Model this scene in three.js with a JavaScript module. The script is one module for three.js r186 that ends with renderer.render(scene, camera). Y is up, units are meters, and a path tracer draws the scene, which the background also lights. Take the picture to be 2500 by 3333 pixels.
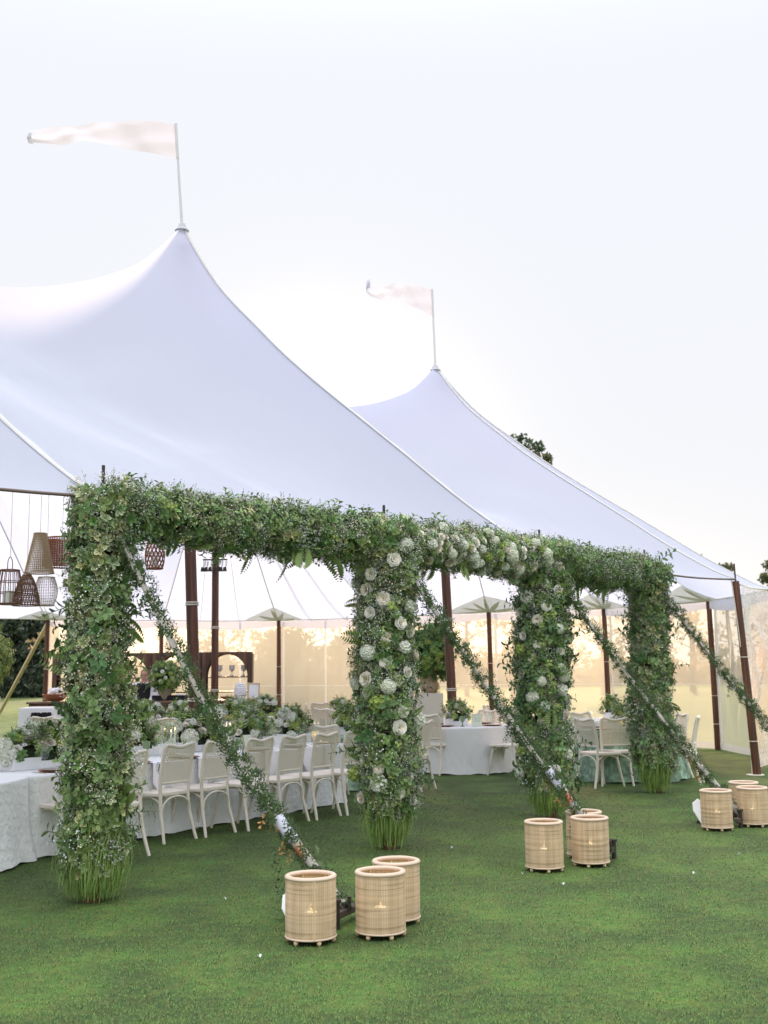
import * as THREE from 'three';
import { mergeGeometries, mergeVertices } from 'three/addons/utils/BufferGeometryUtils.js';
import { RoundedBoxGeometry } from 'three/addons/geometries/RoundedBoxGeometry.js';
import { MarchingCubes } from 'three/addons/objects/MarchingCubes.js';
import { createNoise2D, createNoise3D } from 'simplex-noise';

// ------------------------------------------------------------------ camera, sky, sun, exposure
const scene = new THREE.Scene();
const camera = new THREE.PerspectiveCamera(49.14, 0.75, 0.1, 900);
camera.rotation.order = 'YXZ';
camera.position.set(0, 1.6, 0);
camera.rotation.set(THREE.MathUtils.degToRad(8.1), 0, -0.012);
camera.focus = 9.5;
camera.userData.fStop = 3.2;
const renderer = new THREE.WebGLRenderer({ antialias: true });
renderer.setSize(768, 1024);
renderer.toneMapping = THREE.LinearToneMapping;
renderer.toneMappingExposure = 1.5;
renderer.shadowMap.enabled = true;

const SUN_DIR = new THREE.Vector3(-0.06, Math.sin(THREE.MathUtils.degToRad(9)), -1).normalize();
{
  // a pale evening sky: near-white veil, brightness added overhead and behind the camera to light the tent interior, warm towards the low sun behind the trees
  const W = 512, H = 256, data = new Float32Array(W * H * 4), d = new THREE.Vector3();
  for (let y = 0; y < H; y++) for (let x = 0; x < W; x++) {
    const el = ((y + 0.5) / H - 0.5) * Math.PI, az = ((x + 0.5) / W - 0.5) * 2 * Math.PI;
    d.set(Math.cos(el) * Math.cos(az), Math.sin(el), Math.cos(el) * Math.sin(az));
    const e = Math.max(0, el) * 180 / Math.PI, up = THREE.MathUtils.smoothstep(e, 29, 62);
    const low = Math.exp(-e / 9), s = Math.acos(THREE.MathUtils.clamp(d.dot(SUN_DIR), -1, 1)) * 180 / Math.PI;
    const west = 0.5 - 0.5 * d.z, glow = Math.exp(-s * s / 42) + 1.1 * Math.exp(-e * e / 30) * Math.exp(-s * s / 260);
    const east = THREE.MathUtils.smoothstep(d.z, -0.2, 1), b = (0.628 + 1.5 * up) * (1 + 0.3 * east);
    const i = (y * W + x) * 4;
    data[i] = b * (0.965 + 0.03 * low * west) + 0.8 * glow;
    data[i + 1] = b * (0.99 - 0.01 * low) + 0.55 * glow;
    data[i + 2] = b * (1.05 - 0.09 * low * west) + 0.33 * glow;
    data[i + 3] = 1;
  }
  const sky = new THREE.DataTexture(data, W, H, THREE.RGBAFormat, THREE.FloatType);
  sky.mapping = THREE.EquirectangularReflectionMapping;
  sky.magFilter = sky.minFilter = THREE.LinearFilter;
  sky.needsUpdate = true;
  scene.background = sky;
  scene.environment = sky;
}
const sun = new THREE.DirectionalLight(new THREE.Color(1, 0.74, 0.50), 3.9);
sun.name = 'sun';
sun.position.copy(SUN_DIR).multiplyScalar(120);
sun.target.position.set(0, 0, 0);
sun.castShadow = true;
sun.shadow.radius = 20;
sun.shadow.mapSize.set(2048, 2048);
Object.assign(sun.shadow.camera, { left: -40, right: 40, top: 40, bottom: -40, near: 1, far: 260 });
scene.add(sun, sun.target);

// ------------------------------------------------------------------ helpers
function rng(seed) { let s = seed | 0; return () => { s = (s + 0x6d2b79f5) | 0; let t = Math.imul(s ^ (s >>> 15), 1 | s); t = (t + Math.imul(t ^ (t >>> 7), 61 | t)) ^ t; return ((t ^ (t >>> 14)) >>> 0) / 4294967296; }; }
const n2 = createNoise2D(rng(11)), n3 = createNoise3D(rng(12));
const V = (x = 0, y = 0, z = 0) => new THREE.Vector3(x, y, z);
const lin = (r, g, b) => new THREE.Color().setRGB(r, g, b);
const { lerp, clamp, smoothstep } = THREE.MathUtils;
const used = {};
function numbered(name) { const k = (used[name] = (used[name] ?? -1) + 1); return k ? `${name}_${String(k).padStart(3, '0')}` : name; }
function clean(g) {
  g = g.index ? g.toNonIndexed() : g;
  for (const k of Object.keys(g.attributes)) if (!['position', 'normal', 'uv', 'color'].includes(k)) g.deleteAttribute(k);
  if (!g.attributes.normal) g.computeVertexNormals();
  if (!g.attributes.uv) g.setAttribute('uv', new THREE.BufferAttribute(new Float32Array(g.attributes.position.count * 2), 2));
  return g;
}
const merge = (list) => { const l = list.map(clean); const g = l.length > 1 ? mergeGeometries(l) : l[0]; return g; };
function mesh(name, geom, mat, parent) {
  const m = new THREE.Mesh(Array.isArray(geom) ? merge(geom) : geom, mat);
  m.name = name; m.castShadow = m.receiveShadow = true; parent.add(m); return m;
}
function tag(o, label, category, group, kind) {
  if (label) o.userData.label = label;
  if (category) o.userData.category = category;
  if (group) o.userData.group = group;
  if (kind) o.userData.kind = kind;
  return o;
}
function thing(name, label, category, x = 0, y = 0, z = 0, turn = 0, group) {
  const o = new THREE.Group(); o.name = numbered(name); o.position.set(x, y, z); o.rotation.y = turn; scene.add(o);
  return tag(o, label, category, group);
}
function copyOf(src, label, x, y, z, turn, group) {
  const o = src.clone(); o.name = numbered(src.name.replace(/_\d{3}$/, '')); o.userData = { ...src.userData };
  o.position.set(x, y, z); o.rotation.y = turn; scene.add(o); return tag(o, label, null, group);
}
const face = (fx, fz) => Math.atan2(-fx, -fz);                         // turn that points a thing's own -z along (fx, fz)
const at = (g, x = 0, y = 0, z = 0) => g.translate(x, y, z);
const box = (w, h, d, x = 0, y = 0, z = 0, r = 0) => at(r ? new RoundedBoxGeometry(w, h, d, 2, r) : new THREE.BoxGeometry(w, h, d), x, y, z);
const cyl = (r0, r1, h, x = 0, y = 0, z = 0, n = 16, open = false) => at(new THREE.CylinderGeometry(r0, r1, h, n, 1, open), x, y + h / 2, z);
const lathe = (pts, n = 20) => new THREE.LatheGeometry(pts.map(([r, y]) => new THREE.Vector2(r, y)), n);
const ring = (R, r, x = 0, y = 0, z = 0, n = 40, m = 8) => at(new THREE.TorusGeometry(R, r, m, n).rotateX(Math.PI / 2), x, y, z);
// a tube through points whose radius varies along it
function tube(pts, radii, radial = 7, steps = 0, straight = false) {
  const c = new THREE.CatmullRomCurve3(pts.map((p) => (p.isVector3 ? p : V(...p))), false, 'catmullrom', straight ? 0.02 : 0.5);
  const n = steps || Math.max(1, (pts.length - 1) * 4), fr = c.computeFrenetFrames(n, false), pos = [], nor = [], uv = [], idx = [], p = V(), len = c.getLength();
  const rad = (t) => { if (!Array.isArray(radii)) return radii; const f = t * (radii.length - 1), i = Math.min(radii.length - 2, Math.floor(f)); return lerp(radii[i], radii[i + 1], f - i); };
  for (let i = 0; i <= n; i++) {
    c.getPoint(i / n, p);
    const r = rad(i / n);
    for (let j = 0; j <= radial; j++) {
      const a = (j / radial) * Math.PI * 2, nx = fr.normals[i].clone().multiplyScalar(Math.cos(a)).addScaledVector(fr.binormals[i], Math.sin(a));
      pos.push(p.x + nx.x * r, p.y + nx.y * r, p.z + nx.z * r); nor.push(nx.x, nx.y, nx.z); uv.push((j / radial) * Math.PI * 2 * r, (i / n) * len);
    }
  }
  for (let i = 0; i < n; i++) for (let j = 0; j < radial; j++) { const a = i * (radial + 1) + j, b = a + radial + 1; idx.push(a, a + 1, b, b, a + 1, b + 1); }
  for (const e of [0, n]) {                                            // end caps
    const k = pos.length / 3; c.getPoint(e / n, p); const t = fr.tangents[e].clone().multiplyScalar(e ? 1 : -1);
    pos.push(p.x, p.y, p.z); nor.push(t.x, t.y, t.z); uv.push(0, 0);
    for (let j = 0; j < radial; j++) { const a = e * (radial + 1) + j; e ? idx.push(a, a + 1, k) : idx.push(a, k, a + 1); }
  }
  const g = new THREE.BufferGeometry();
  g.setAttribute('position', new THREE.Float32BufferAttribute(pos, 3)); g.setAttribute('normal', new THREE.Float32BufferAttribute(nor, 3)); g.setAttribute('uv', new THREE.Float32BufferAttribute(uv, 2)); g.setIndex(idx);
  return g;
}
// a sheet from a function (u, v) -> Vector3
function sheet(f, nu, nv, uvf) {
  const pos = [], uv = [], idx = [];
  for (let j = 0; j <= nv; j++) for (let i = 0; i <= nu; i++) { const p = f(i / nu, j / nv); pos.push(p.x, p.y, p.z); const q = uvf ? uvf(i / nu, j / nv) : [i / nu, j / nv]; uv.push(q[0], q[1]); }
  for (let j = 0; j < nv; j++) for (let i = 0; i < nu; i++) { const a = j * (nu + 1) + i, b = a + nu + 1; idx.push(a, b, a + 1, b, b + 1, a + 1); }
  const g = new THREE.BufferGeometry();
  g.setAttribute('position', new THREE.Float32BufferAttribute(pos, 3)); g.setAttribute('uv', new THREE.Float32BufferAttribute(uv, 2)); g.setIndex(idx); g.computeVertexNormals();
  return g;
}
function colored(g, f) {
  const p = g.attributes.position, c = new Float32Array(p.count * 3);
  for (let i = 0; i < p.count; i++) { const k = f(p.getX(i), p.getY(i), p.getZ(i), i); c.set(k, i * 3); }
  g.setAttribute('color', new THREE.BufferAttribute(c, 3)); return g;
}

// ------------------------------------------------------------------ textures
function dataTex(W, H, f, srgb, rep) {
  const d = new Uint8Array(W * H * 4);
  for (let y = 0; y < H; y++) for (let x = 0; x < W; x++) { const c = f(x / W, y / H, x, y), i = (y * W + x) * 4; d[i] = clamp(c[0], 0, 1) * 255; d[i + 1] = clamp(c[1], 0, 1) * 255; d[i + 2] = clamp(c[2], 0, 1) * 255; d[i + 3] = 255; }
  const t = new THREE.DataTexture(d, W, H); t.wrapS = t.wrapT = THREE.RepeatWrapping; t.magFilter = THREE.LinearFilter; t.minFilter = THREE.LinearFilter;
  if (srgb) t.colorSpace = THREE.SRGBColorSpace; if (rep) t.repeat.set(...rep); t.needsUpdate = true; return t;
}
const noiseR = rng(77), rnd = (n) => { const a = new Float32Array(n); for (let i = 0; i < n; i++) a[i] = noiseR(); return a; };
// periodic value noise on an integer lattice
function pnoise(P, Q) { const t = rnd(P * Q); return (u, v) => { const x = ((u % 1) + 1) % 1 * P, y = ((v % 1) + 1) % 1 * Q, i = Math.floor(x), j = Math.floor(y), a = x - i, b = y - j, s = a * a * (3 - 2 * a), w = b * b * (3 - 2 * b), g = (k, l) => t[((l % Q + Q) % Q) * P + (k % P + P) % P]; return lerp(lerp(g(i, j), g(i + 1, j), s), lerp(g(i, j + 1), g(i + 1, j + 1), s), w); }; }
const gray = (k) => [k, k, k];
const texGrass = (() => { const a = pnoise(7, 5), b = pnoise(23, 40), c = pnoise(90, 170), d = pnoise(300, 500); return dataTex(1024, 1024, (u, v) => { const k = 0.6 + 0.2 * (a(u, v) - 0.5) + 0.13 * (b(u, v) - 0.5) + 0.10 * (c(u, v) - 0.5) + 0.16 * (d(u, v) - 0.5), w = b(v, u); return [k * (0.86 + 0.26 * w), k * 1.06, k * (0.72 + 0.1 * w)]; }, true); })();
const texGrassBump = (() => { const c = pnoise(110, 190), d = pnoise(330, 480); return dataTex(1024, 1024, (u, v) => gray(0.45 * c(u, v) + 0.55 * d(u, v))); })();
const texWood = (() => { const a = pnoise(24, 3), b = pnoise(120, 6), c = pnoise(5, 2); return dataTex(256, 512, (u, v) => { const k = 0.72 + 0.3 * (a(u, v) - 0.5) + 0.28 * (b(u, v) - 0.5) + 0.2 * (c(u, v) - 0.5); return [k, k * 0.97, k * 0.93]; }, true); })();
const texJacquard = dataTex(512, 512, (u, v) => {                       // a raised scroll damask, 0.5 m repeat
  const f = (x, y) => { const r = Math.hypot(x, y), a = Math.atan2(y, x); return Math.sin(r * 34 + 3 * Math.sin(a * 4)) * 0.5 + Math.sin(a * 8 + r * 20) * 0.5; };
  const w = (x) => x - Math.round(x), p = Math.max(f(w(u), w(v)) * (0.6 - Math.hypot(w(u), w(v))), f(w(u - 0.5), w(v - 0.5)) * (0.6 - Math.hypot(w(u - 0.5), w(v - 0.5)))) * 2.2;
  return gray(smoothstep(p, -0.15, 0.3));
});
const texLinen = (() => { const a = pnoise(128, 10), b = pnoise(10, 128), c = pnoise(9, 9); return dataTex(256, 256, (u, v) => gray(0.5 + 0.4 * (a(u, v) - 0.5) + 0.4 * (b(u, v) - 0.5) + 0.3 * (c(u, v) - 0.5))); })();
const texVelvet = (() => { const a = pnoise(10, 6), b = pnoise(40, 26), c = pnoise(120, 120); return dataTex(256, 256, (u, v) => { const k = 0.78 + 0.34 * (a(u, v) - 0.5) + 0.3 * (b(u, v) - 0.5) + 0.14 * (c(u, v) - 0.5); return [k, k, k]; }, true); })();
const texCrinkle = (() => { const a = pnoise(9, 13), b = pnoise(22, 30), c = pnoise(50, 70); return dataTex(512, 512, (u, v) => { const q = (f) => 1 - Math.abs(2 * f(u, v) - 1); return gray(0.5 * q(a) + 0.3 * q(b) + 0.2 * q(c)); }); })();
const texSmear = (() => { const a = pnoise(6, 9), b = pnoise(30, 44); return dataTex(512, 512, (u, v) => gray(0.62 + 0.35 * (a(u, v) - 0.5) + 0.2 * (b(u, v) - 0.5))); })();
const texRattan = (() => {                                             // woven cane: fine upright and level strands with darker rows
  const R = rnd(64), Q = rnd(96), a = pnoise(12, 9), b = pnoise(3, 26);
  return dataTex(1024, 768, (u, v) => {
    const su = u * 64, sv = v * 96, iu = Math.floor(su), iv = Math.floor(sv), eu = Math.abs(su - iu - 0.5), ev = Math.abs(sv - iv - 0.5), gap = eu > 0.42 || ev > 0.44;
    const k = 0.90 + 0.07 * (R[iu] - 0.5) + 0.08 * (Q[iv] - 0.5) + 0.06 * (a(u, v) - 0.5) - 0.13 * smoothstep(b(u, v), 0.68, 0.9) - (gap ? 0.08 : 0);
    return [k, k * (0.905 - 0.10 * (1 - k)), k * (0.765 - 0.25 * (1 - k))];
  }, true);
})();
const texRattanBump = dataTex(512, 384, (u, v) => { const f = (x) => Math.abs((x % 1) - 0.5) * 2; return gray(1 - 0.5 * f(u * 64) ** 3 - 0.5 * f(v * 96) ** 3); });
const texCane = dataTex(64, 64, (u, v) => { const f = (x) => Math.abs(((x % 1) + 1) % 1 - 0.5), s = Math.min(f(u * 4), f(v * 4), f((u + v) * 2 + 0.25) * 1.1, f((u - v) * 2 + 0.25) * 1.1); return gray(s < 0.17 ? 1 : 0.12); });
function canvasTex(w, h, draw) { const c = document.createElement('canvas'); c.width = w; c.height = h; draw(c.getContext('2d'), w, h); const t = new THREE.CanvasTexture(c); t.colorSpace = THREE.SRGBColorSpace; return t; }
const rep = (t, x, y) => { const k = t.clone(); k.repeat.set(x, y); k.needsUpdate = true; return k; };

// ------------------------------------------------------------------ materials
const std = (o) => new THREE.MeshStandardMaterial({ roughness: 0.8, side: THREE.DoubleSide, ...o });
const phy = (o) => new THREE.MeshPhysicalMaterial({ roughness: 0.8, side: THREE.DoubleSide, ...o });
const M = {
  canopy: phy({ color: lin(0.665, 0.68, 0.82), roughness: 1, transmission: 0.56, thickness: 0, specularIntensity: 0.3 }),
  patch: phy({ color: lin(0.80, 0.82, 0.74), roughness: 1, transmission: 0.5, thickness: 0 }),
  star: phy({ color: lin(0.58, 0.61, 0.46), roughness: 1, transmission: 0.4, thickness: 0 }),
  seam: std({ color: lin(0.62, 0.59, 0.52) }),
  seamFlap: phy({ color: lin(0.60, 0.60, 0.62), roughness: 1, transmission: 0.3 }),
  eaveBand: std({ color: lin(0.16, 0.12, 0.10) }),
  flag: phy({ color: lin(0.62, 0.62, 0.68), roughness: 1, transmission: 0.32, thickness: 0 }),
  flagPole: std({ color: lin(0.62, 0.6, 0.6), roughness: 0.5 }),
  poleWood: std({ color: lin(0.23, 0.088, 0.045), map: rep(texWood, 3, 0.6), roughness: 0.5 }),
  iron: std({ color: lin(0.045, 0.035, 0.03), roughness: 0.6, metalness: 0.3 }),
  rope: std({ color: lin(0.72, 0.66, 0.55) }),
  vinyl: phy({ color: lin(1.0, 0.90, 0.76), transmission: 1, thickness: 0, roughness: 0.60, specularIntensity: 0.7, bumpMap: rep(texCrinkle, 0.35, 0.35), bumpScale: 0.004 }),
  vinylCrinkled: phy({ color: lin(1.0, 0.9, 0.80), transmission: 1, thickness: 0, roughness: 0.62, specularIntensity: 1, ior: 1.6, bumpMap: rep(texCrinkle, 0.9, 0.9), bumpScale: 0.03 }),
  hem: phy({ color: lin(0.86, 0.84, 0.82), roughness: 1, transmission: 0.4 }),
  chair: std({ color: lin(0.80, 0.73, 0.61), roughness: 0.55 }),
  cane: std({ color: lin(0.78, 0.69, 0.55), roughness: 0.8, alphaMap: rep(texCane, 14, 14), transparent: true }),
  jacquard: phy({ color: lin(0.84, 0.85, 0.83), roughness: 0.9, bumpMap: rep(texJacquard, 2.2, 2.2), bumpScale: 0.004 }),
  linen: phy({ color: lin(0.84, 0.83, 0.80), roughness: 0.95, bumpMap: rep(texLinen, 2, 2), bumpScale: 0.002 }),
  white: std({ color: lin(0.88, 0.88, 0.88), roughness: 0.7 }),
  napkin: std({ color: lin(0.88, 0.88, 0.92), roughness: 0.9 }),
  velvet: phy({ color: lin(0.39, 0.58, 0.41), map: rep(texVelvet, 0.9, 0.9), roughness: 0.85, sheen: 0.4, sheenRoughness: 0.5, sheenColor: lin(0.35, 0.5, 0.4) }),
  rattan: phy({ color: lin(0.90, 0.89, 0.88), map: texRattan, bumpMap: texRattanBump, bumpScale: 0.0022, roughness: 1, transmission: 0.16, thickness: 0, opacity: 0.86, transparent: true, clearcoat: 0.15, clearcoatRoughness: 0.5 }),
  rattanRim: std({ color: lin(0.60, 0.46, 0.345), roughness: 0.55 }),
  rattanFoot: std({ color: lin(0.66, 0.5, 0.3), roughness: 0.5 }),
  wax: phy({ color: lin(0.9, 0.85, 0.72), roughness: 0.6 }),
  waxGreen: phy({ color: lin(0.62, 0.66, 0.50), roughness: 0.5 }),
  flame: std({ color: lin(1, 0.8, 0.5), emissive: lin(1, 0.66, 0.30), emissiveIntensity: 3 }),
  weaveDark: std({ color: lin(0.176, 0.088, 0.047) }),
  weaveRed: std({ color: lin(0.270, 0.101, 0.047) }),
  weaveStraw: std({ color: lin(0.405, 0.290, 0.155) }),
  weavePale: std({ color: lin(0.42, 0.36, 0.25) }),
  barWood: std({ color: lin(0.25, 0.135, 0.085), map: rep(texWood, 1.2, 0.8), roughness: 0.55 }),
  barTop: std({ color: lin(0.36, 0.21, 0.135), map: rep(texWood, 1, 1), roughness: 0.35 }),
  pedestal: std({ color: lin(0.72, 0.66, 0.56), roughness: 0.8 }),
  clay: std({ color: lin(0.40, 0.28, 0.19), roughness: 0.9 }),
  stone: std({ color: lin(0.30, 0.24, 0.17), roughness: 0.9 }),
  glass: phy({ color: lin(0.98, 1, 0.99), transmission: 1, thickness: 0, roughness: 0.12, specularIntensity: 1 }),
  greenGlass: phy({ color: lin(0.30, 0.42, 0.22), transmission: 0.6, thickness: 0, roughness: 0.7, clearcoat: 0.6, clearcoatRoughness: 0.2 }),
  yellowGlass: phy({ color: lin(0.85, 0.8, 0.5), transmission: 0.6, thickness: 0, roughness: 0.7, clearcoat: 0.6 }),
  charger: std({ color: lin(0.33, 0.12, 0.055), roughness: 0.8 }),
  plate: std({ color: lin(0.5, 0.42, 0.38), roughness: 0.3 }),
  brass: std({ color: lin(0.5, 0.35, 0.15), metalness: 0.8, roughness: 0.35 }),
  copper: std({ color: lin(0.6, 0.25, 0.14), metalness: 0.7, roughness: 0.35 }),
  black: std({ color: lin(0.012, 0.011, 0.012), roughness: 0.9 }),
  skin: std({ color: lin(0.56, 0.33, 0.24), roughness: 0.6 }),
  hair: std({ color: lin(0.19, 0.105, 0.06), roughness: 0.7 }),
  strap: std({ color: lin(0.42, 0.39, 0.34), roughness: 0.85 }),
  strapPrint: std({ color: lin(0.62, 0.62, 0.72), roughness: 0.7 }),
  stem: std({ color: lin(0.05, 0.085, 0.03) }),
  darkCore: std({ color: lin(0.022, 0.036, 0.014), roughness: 1 }),  // near-black green for cores; shade between the leaves is put into this colour
  bark: std({ color: lin(0.11, 0.075, 0.05), roughness: 1 }),
  leaf: phy({ vertexColors: true, roughness: 1, transmission: 0.13, thickness: 0, clearcoat: 0.3, clearcoatRoughness: 0.4 }),
  petal: phy({ vertexColors: true, roughness: 1, transmission: 0.1, thickness: 0 }),
  far: phy({ vertexColors: true, roughness: 1, transmission: 0.5, thickness: 0 }),
};

// ------------------------------------------------------------------ plan (metres; the tent's front line runs away to the right)
const U = new THREE.Vector2(0.647, -0.763), N = new THREE.Vector2(-0.763, -0.647);   // along the front line; inwards
const COL = [[-2.12, -8.34], [0, -10.57], [1.76, -12.61], [3.48, -14.92]];
const P5 = [5.36, -17.1];
const PEAK = [[-6.7, 7.75, -10.1], [-2.75, 7.75, -14.8], [0.99, 7.22, -20.3], [-3.45, 7.2, -22.7], [-7.3, 7.2, -17.4]];
const EAVE = 2.93;

// ------------------------------------------------------------------ ground
{
  const gx = (u) => 300 * Math.pow(Math.abs(2 * u - 1), 2.6) * Math.sign(2 * u - 1), gz = (v) => (v < 0.1 ? lerp(40, 2, v / 0.1) : 2 - 482 * Math.pow((v - 0.1) / 0.9, 2.6));   // finer towards the tent
  const lawn = sheet((u, v) => V(gx(u), 0, gz(v)), 150, 150, (u, v) => [gx(u) / 1.6, gz(v) / 1.6]);
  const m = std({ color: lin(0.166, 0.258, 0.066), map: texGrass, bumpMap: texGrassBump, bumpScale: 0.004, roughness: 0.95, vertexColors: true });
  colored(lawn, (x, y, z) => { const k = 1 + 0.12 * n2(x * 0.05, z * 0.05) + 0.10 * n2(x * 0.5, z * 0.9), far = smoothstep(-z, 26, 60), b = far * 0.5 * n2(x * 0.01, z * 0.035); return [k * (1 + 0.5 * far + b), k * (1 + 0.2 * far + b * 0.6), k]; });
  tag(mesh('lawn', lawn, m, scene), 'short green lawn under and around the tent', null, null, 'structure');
}
{
  // close-mown blades, in clumps that thin out with distance
  const R = rng(5), tuft = [];
  for (let k = 0; k < 5; k++) {
    const a = R() * 6.28, t = 0.3 + R() * 0.7, h = 0.005 + R() * 0.004, x = (R() - 0.5) * 0.022, z = (R() - 0.5) * 0.022, w = 0.0011;
    const g = new THREE.BufferGeometry(), c = Math.cos(a), s = Math.sin(a);
    g.setAttribute('position', new THREE.Float32BufferAttribute([x - c * w, 0, z - s * w, x + c * w, 0, z + s * w, x + s * t * h, h, z - c * t * h], 3));
    g.setAttribute('normal', new THREE.Float32BufferAttribute([0, 1, 0, 0, 1, 0, 0, 1, 0], 3));
    tuft.push(g);
  }
  const g = merge(tuft), n = 70000, im = new THREE.InstancedMesh(g, std({ color: lin(0.145, 0.232, 0.062), roughness: 0.8 }), n), m4 = new THREE.Matrix4(), q = new THREE.Quaternion(), c = new THREE.Color();
  for (let i = 0; i < n; i++) {
    const d = 4 + 11 * Math.pow(R(), 1.5), x = (R() * 2 - 1) * d * 0.40, s = 0.7 + R() * 0.7 + d * 0.03;
    q.setFromAxisAngle(V(0, 1, 0), R() * 6.28);
    m4.compose(V(x, 0.001, -d), q, V(s, s * (0.8 + 0.4 * R()), s)); im.setMatrixAt(i, m4);
    const k = 0.94 + 0.12 * R() + 0.10 * n2(x * 1.2, d * 3); c.setRGB(k * (0.9 + 0.2 * R()), k, k * 0.9); im.setColorAt(i, c);
  }
  im.name = 'grass_blades'; im.receiveShadow = true; scene.add(tag(im, 'fine mown grass blades covering the near lawn', 'grass', null, 'stuff'));
}

// ------------------------------------------------------------------ leaves and flowers (geometry shared by everything green)
function leafGeo(len, w, fold, inner, edge, curl = 0.15, tip = 0.5) {
  // base, three mids each side, tip; folded along the rib
  const P = [[0, 0, 0], [-w * 0.62, fold * w * 0.8, len * 0.3], [w * 0.62, fold * w * 0.8, len * 0.3], [0, 0, len * 0.35], [-w, fold * w - curl * len * 0.3, len * 0.64], [w, fold * w - curl * len * 0.3, len * 0.64], [0, -curl * len * 0.3, len * 0.66], [-w * tip, fold * w * 0.4 - curl * len * 0.75, len * 0.9], [w * tip, fold * w * 0.4 - curl * len * 0.75, len * 0.9], [0, -curl * len, len]];
  const F = [[0, 3, 1], [0, 2, 3], [1, 3, 6], [1, 6, 4], [3, 2, 5], [3, 5, 6], [4, 6, 9], [4, 9, 7], [6, 5, 8], [6, 8, 9]], C = [inner, edge, edge, inner, edge, edge, inner, edge, edge, edge];
  const pos = [], col = [];
  for (const f of F) for (const i of f) { pos.push(...P[i]); col.push(...C[i]); }
  const g = new THREE.BufferGeometry();
  g.setAttribute('position', new THREE.Float32BufferAttribute(pos, 3)); g.setAttribute('color', new THREE.Float32BufferAttribute(col, 3)); g.computeVertexNormals();
  return clean(g);
}
const euler = (g, x, y, z) => g.rotateX(x).rotateY(y).rotateZ(z);
const stalk = (h, r, c) => colored(clean(new THREE.CylinderGeometry(r * 0.6, r, h, 4, 1, true).translate(0, h / 2, 0)), () => c);
// rosettes grow along +y
function rosette(seed, len, w, inner, edge, tiers = 2, n = 5) {
  const R = rng(seed), L = [stalk(0.05, 0.002, [0.08, 0.1, 0.04])];
  for (let t = 0; t < tiers; t++) for (let k = 0; k < n; k++) {
    const s = 0.75 + R() * 0.45, g = leafGeo(len * s, w * s, 0.25, inner, edge, 0.1 + R() * 0.25, 0.6);
    g.rotateX(-(0.25 + 0.5 * R() + (t ? 0.55 : 0))); g.rotateY((k + t * 0.5 + R() * 0.4) / n * 6.283); g.translate(0, 0.03 + t * 0.025, 0); L.push(g);
  }
  return mergeGeometries(L);
}
function sprig(seed, len, lw, ll, inner, edge, n = 11) {
  const R = rng(seed), L = [stalk(len, 0.0022, [0.1, 0.12, 0.05])];
  for (let k = 0; k < n; k++) { const s = 0.75 + R() * 0.5, g = leafGeo(ll * s, lw * s, 0.2, inner, edge, 0.1 + R() * 0.3); g.rotateX(-(0.1 + R() * 0.7)); g.rotateY(k * 2.4 + R()); g.translate(0, len * (0.12 + 0.86 * k / n), 0); L.push(g); }
  return mergeGeometries(L);
}
function airy(seed, spread, n, size, dot, green) {
  const R = rng(seed), L = [];
  for (let k = 0; k < n; k++) {
    const a = R() * 6.28, r = spread * Math.sqrt(R()), h = spread * (0.7 + 0.9 * R()), x = Math.cos(a) * r, z = Math.sin(a) * r;
    const g = clean(new THREE.TetrahedronGeometry(size * (0.6 + R() * 0.7), 0)); euler(g, R() * 6, R() * 6, 0).translate(x, h, z); L.push(colored(g, () => dot.map((c) => c * (0.8 + 0.3 * R()))));
    if (k % 3 === 0) { const s = stalk(Math.hypot(h, r), 0.0011, green); s.rotateZ(-Math.atan2(r, h)).rotateY(-a); L.push(s); }
    if (k % 3 === 1) { const l = leafGeo(0.02, 0.006, 0.1, green, green); euler(l, R() * 6, R() * 6, 0).translate(x * 0.8, h * 0.8, z * 0.8); L.push(l); }
  }
  return mergeGeometries(L);
}
function fern(len, n, c1, c2) {
  const L = [];
  for (let k = 1; k < n; k++) for (const s of [-1, 1]) {
    const t = k / n, l = len * 0.24 * Math.sin(Math.PI * Math.pow(1 - t, 0.8) * 0.9 + 0.1), g = leafGeo(l, l * 0.16, 0.1, c1, c2, 0.2);
    g.rotateY(s * 1.25).translate(0, 0, len * t); g.translate(0, -0.35 * len * t * t, 0); L.push(g);
  }
  const g = mergeGeometries(L); return g.rotateX(-Math.PI / 2 + 0.5);   // grows towards +y
}
function strands(seed, len, n, c) {
  const R = rng(seed), L = [];
  for (let k = 0; k < n; k++) {
    const a = R() * 6.28, r = 0.05 * R(), l = len * (0.6 + 0.4 * R()), b = 0.15 * (R() - 0.25), w = 0.0015, x = Math.cos(a), z = Math.sin(a);
    const g = sheet((u, v) => V(x * r + (u - 0.5) * 2 * w * z + x * (b * v * (1.6 - v) + 0.012 * Math.sin(v * 9 + k)), -l * v, z * r - (u - 0.5) * 2 * w * x + z * b * v + 0.012 * Math.cos(v * 8 + k)), 1, 7);
    const t = 0.7 + 0.6 * R(); L.push(colored(clean(g), () => c.map((q) => q * t)));
    for (let j = 0; j < 10; j++) { const f = leafGeo(0.03, 0.0016, 0, c, c); euler(f, R() * 6, R() * 6, 0).translate(x * (r + b * j / 10), -l * (0.15 + 0.85 * j / 10), z * r); L.push(f); }
  }
  return mergeGeometries(L);
}
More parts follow.
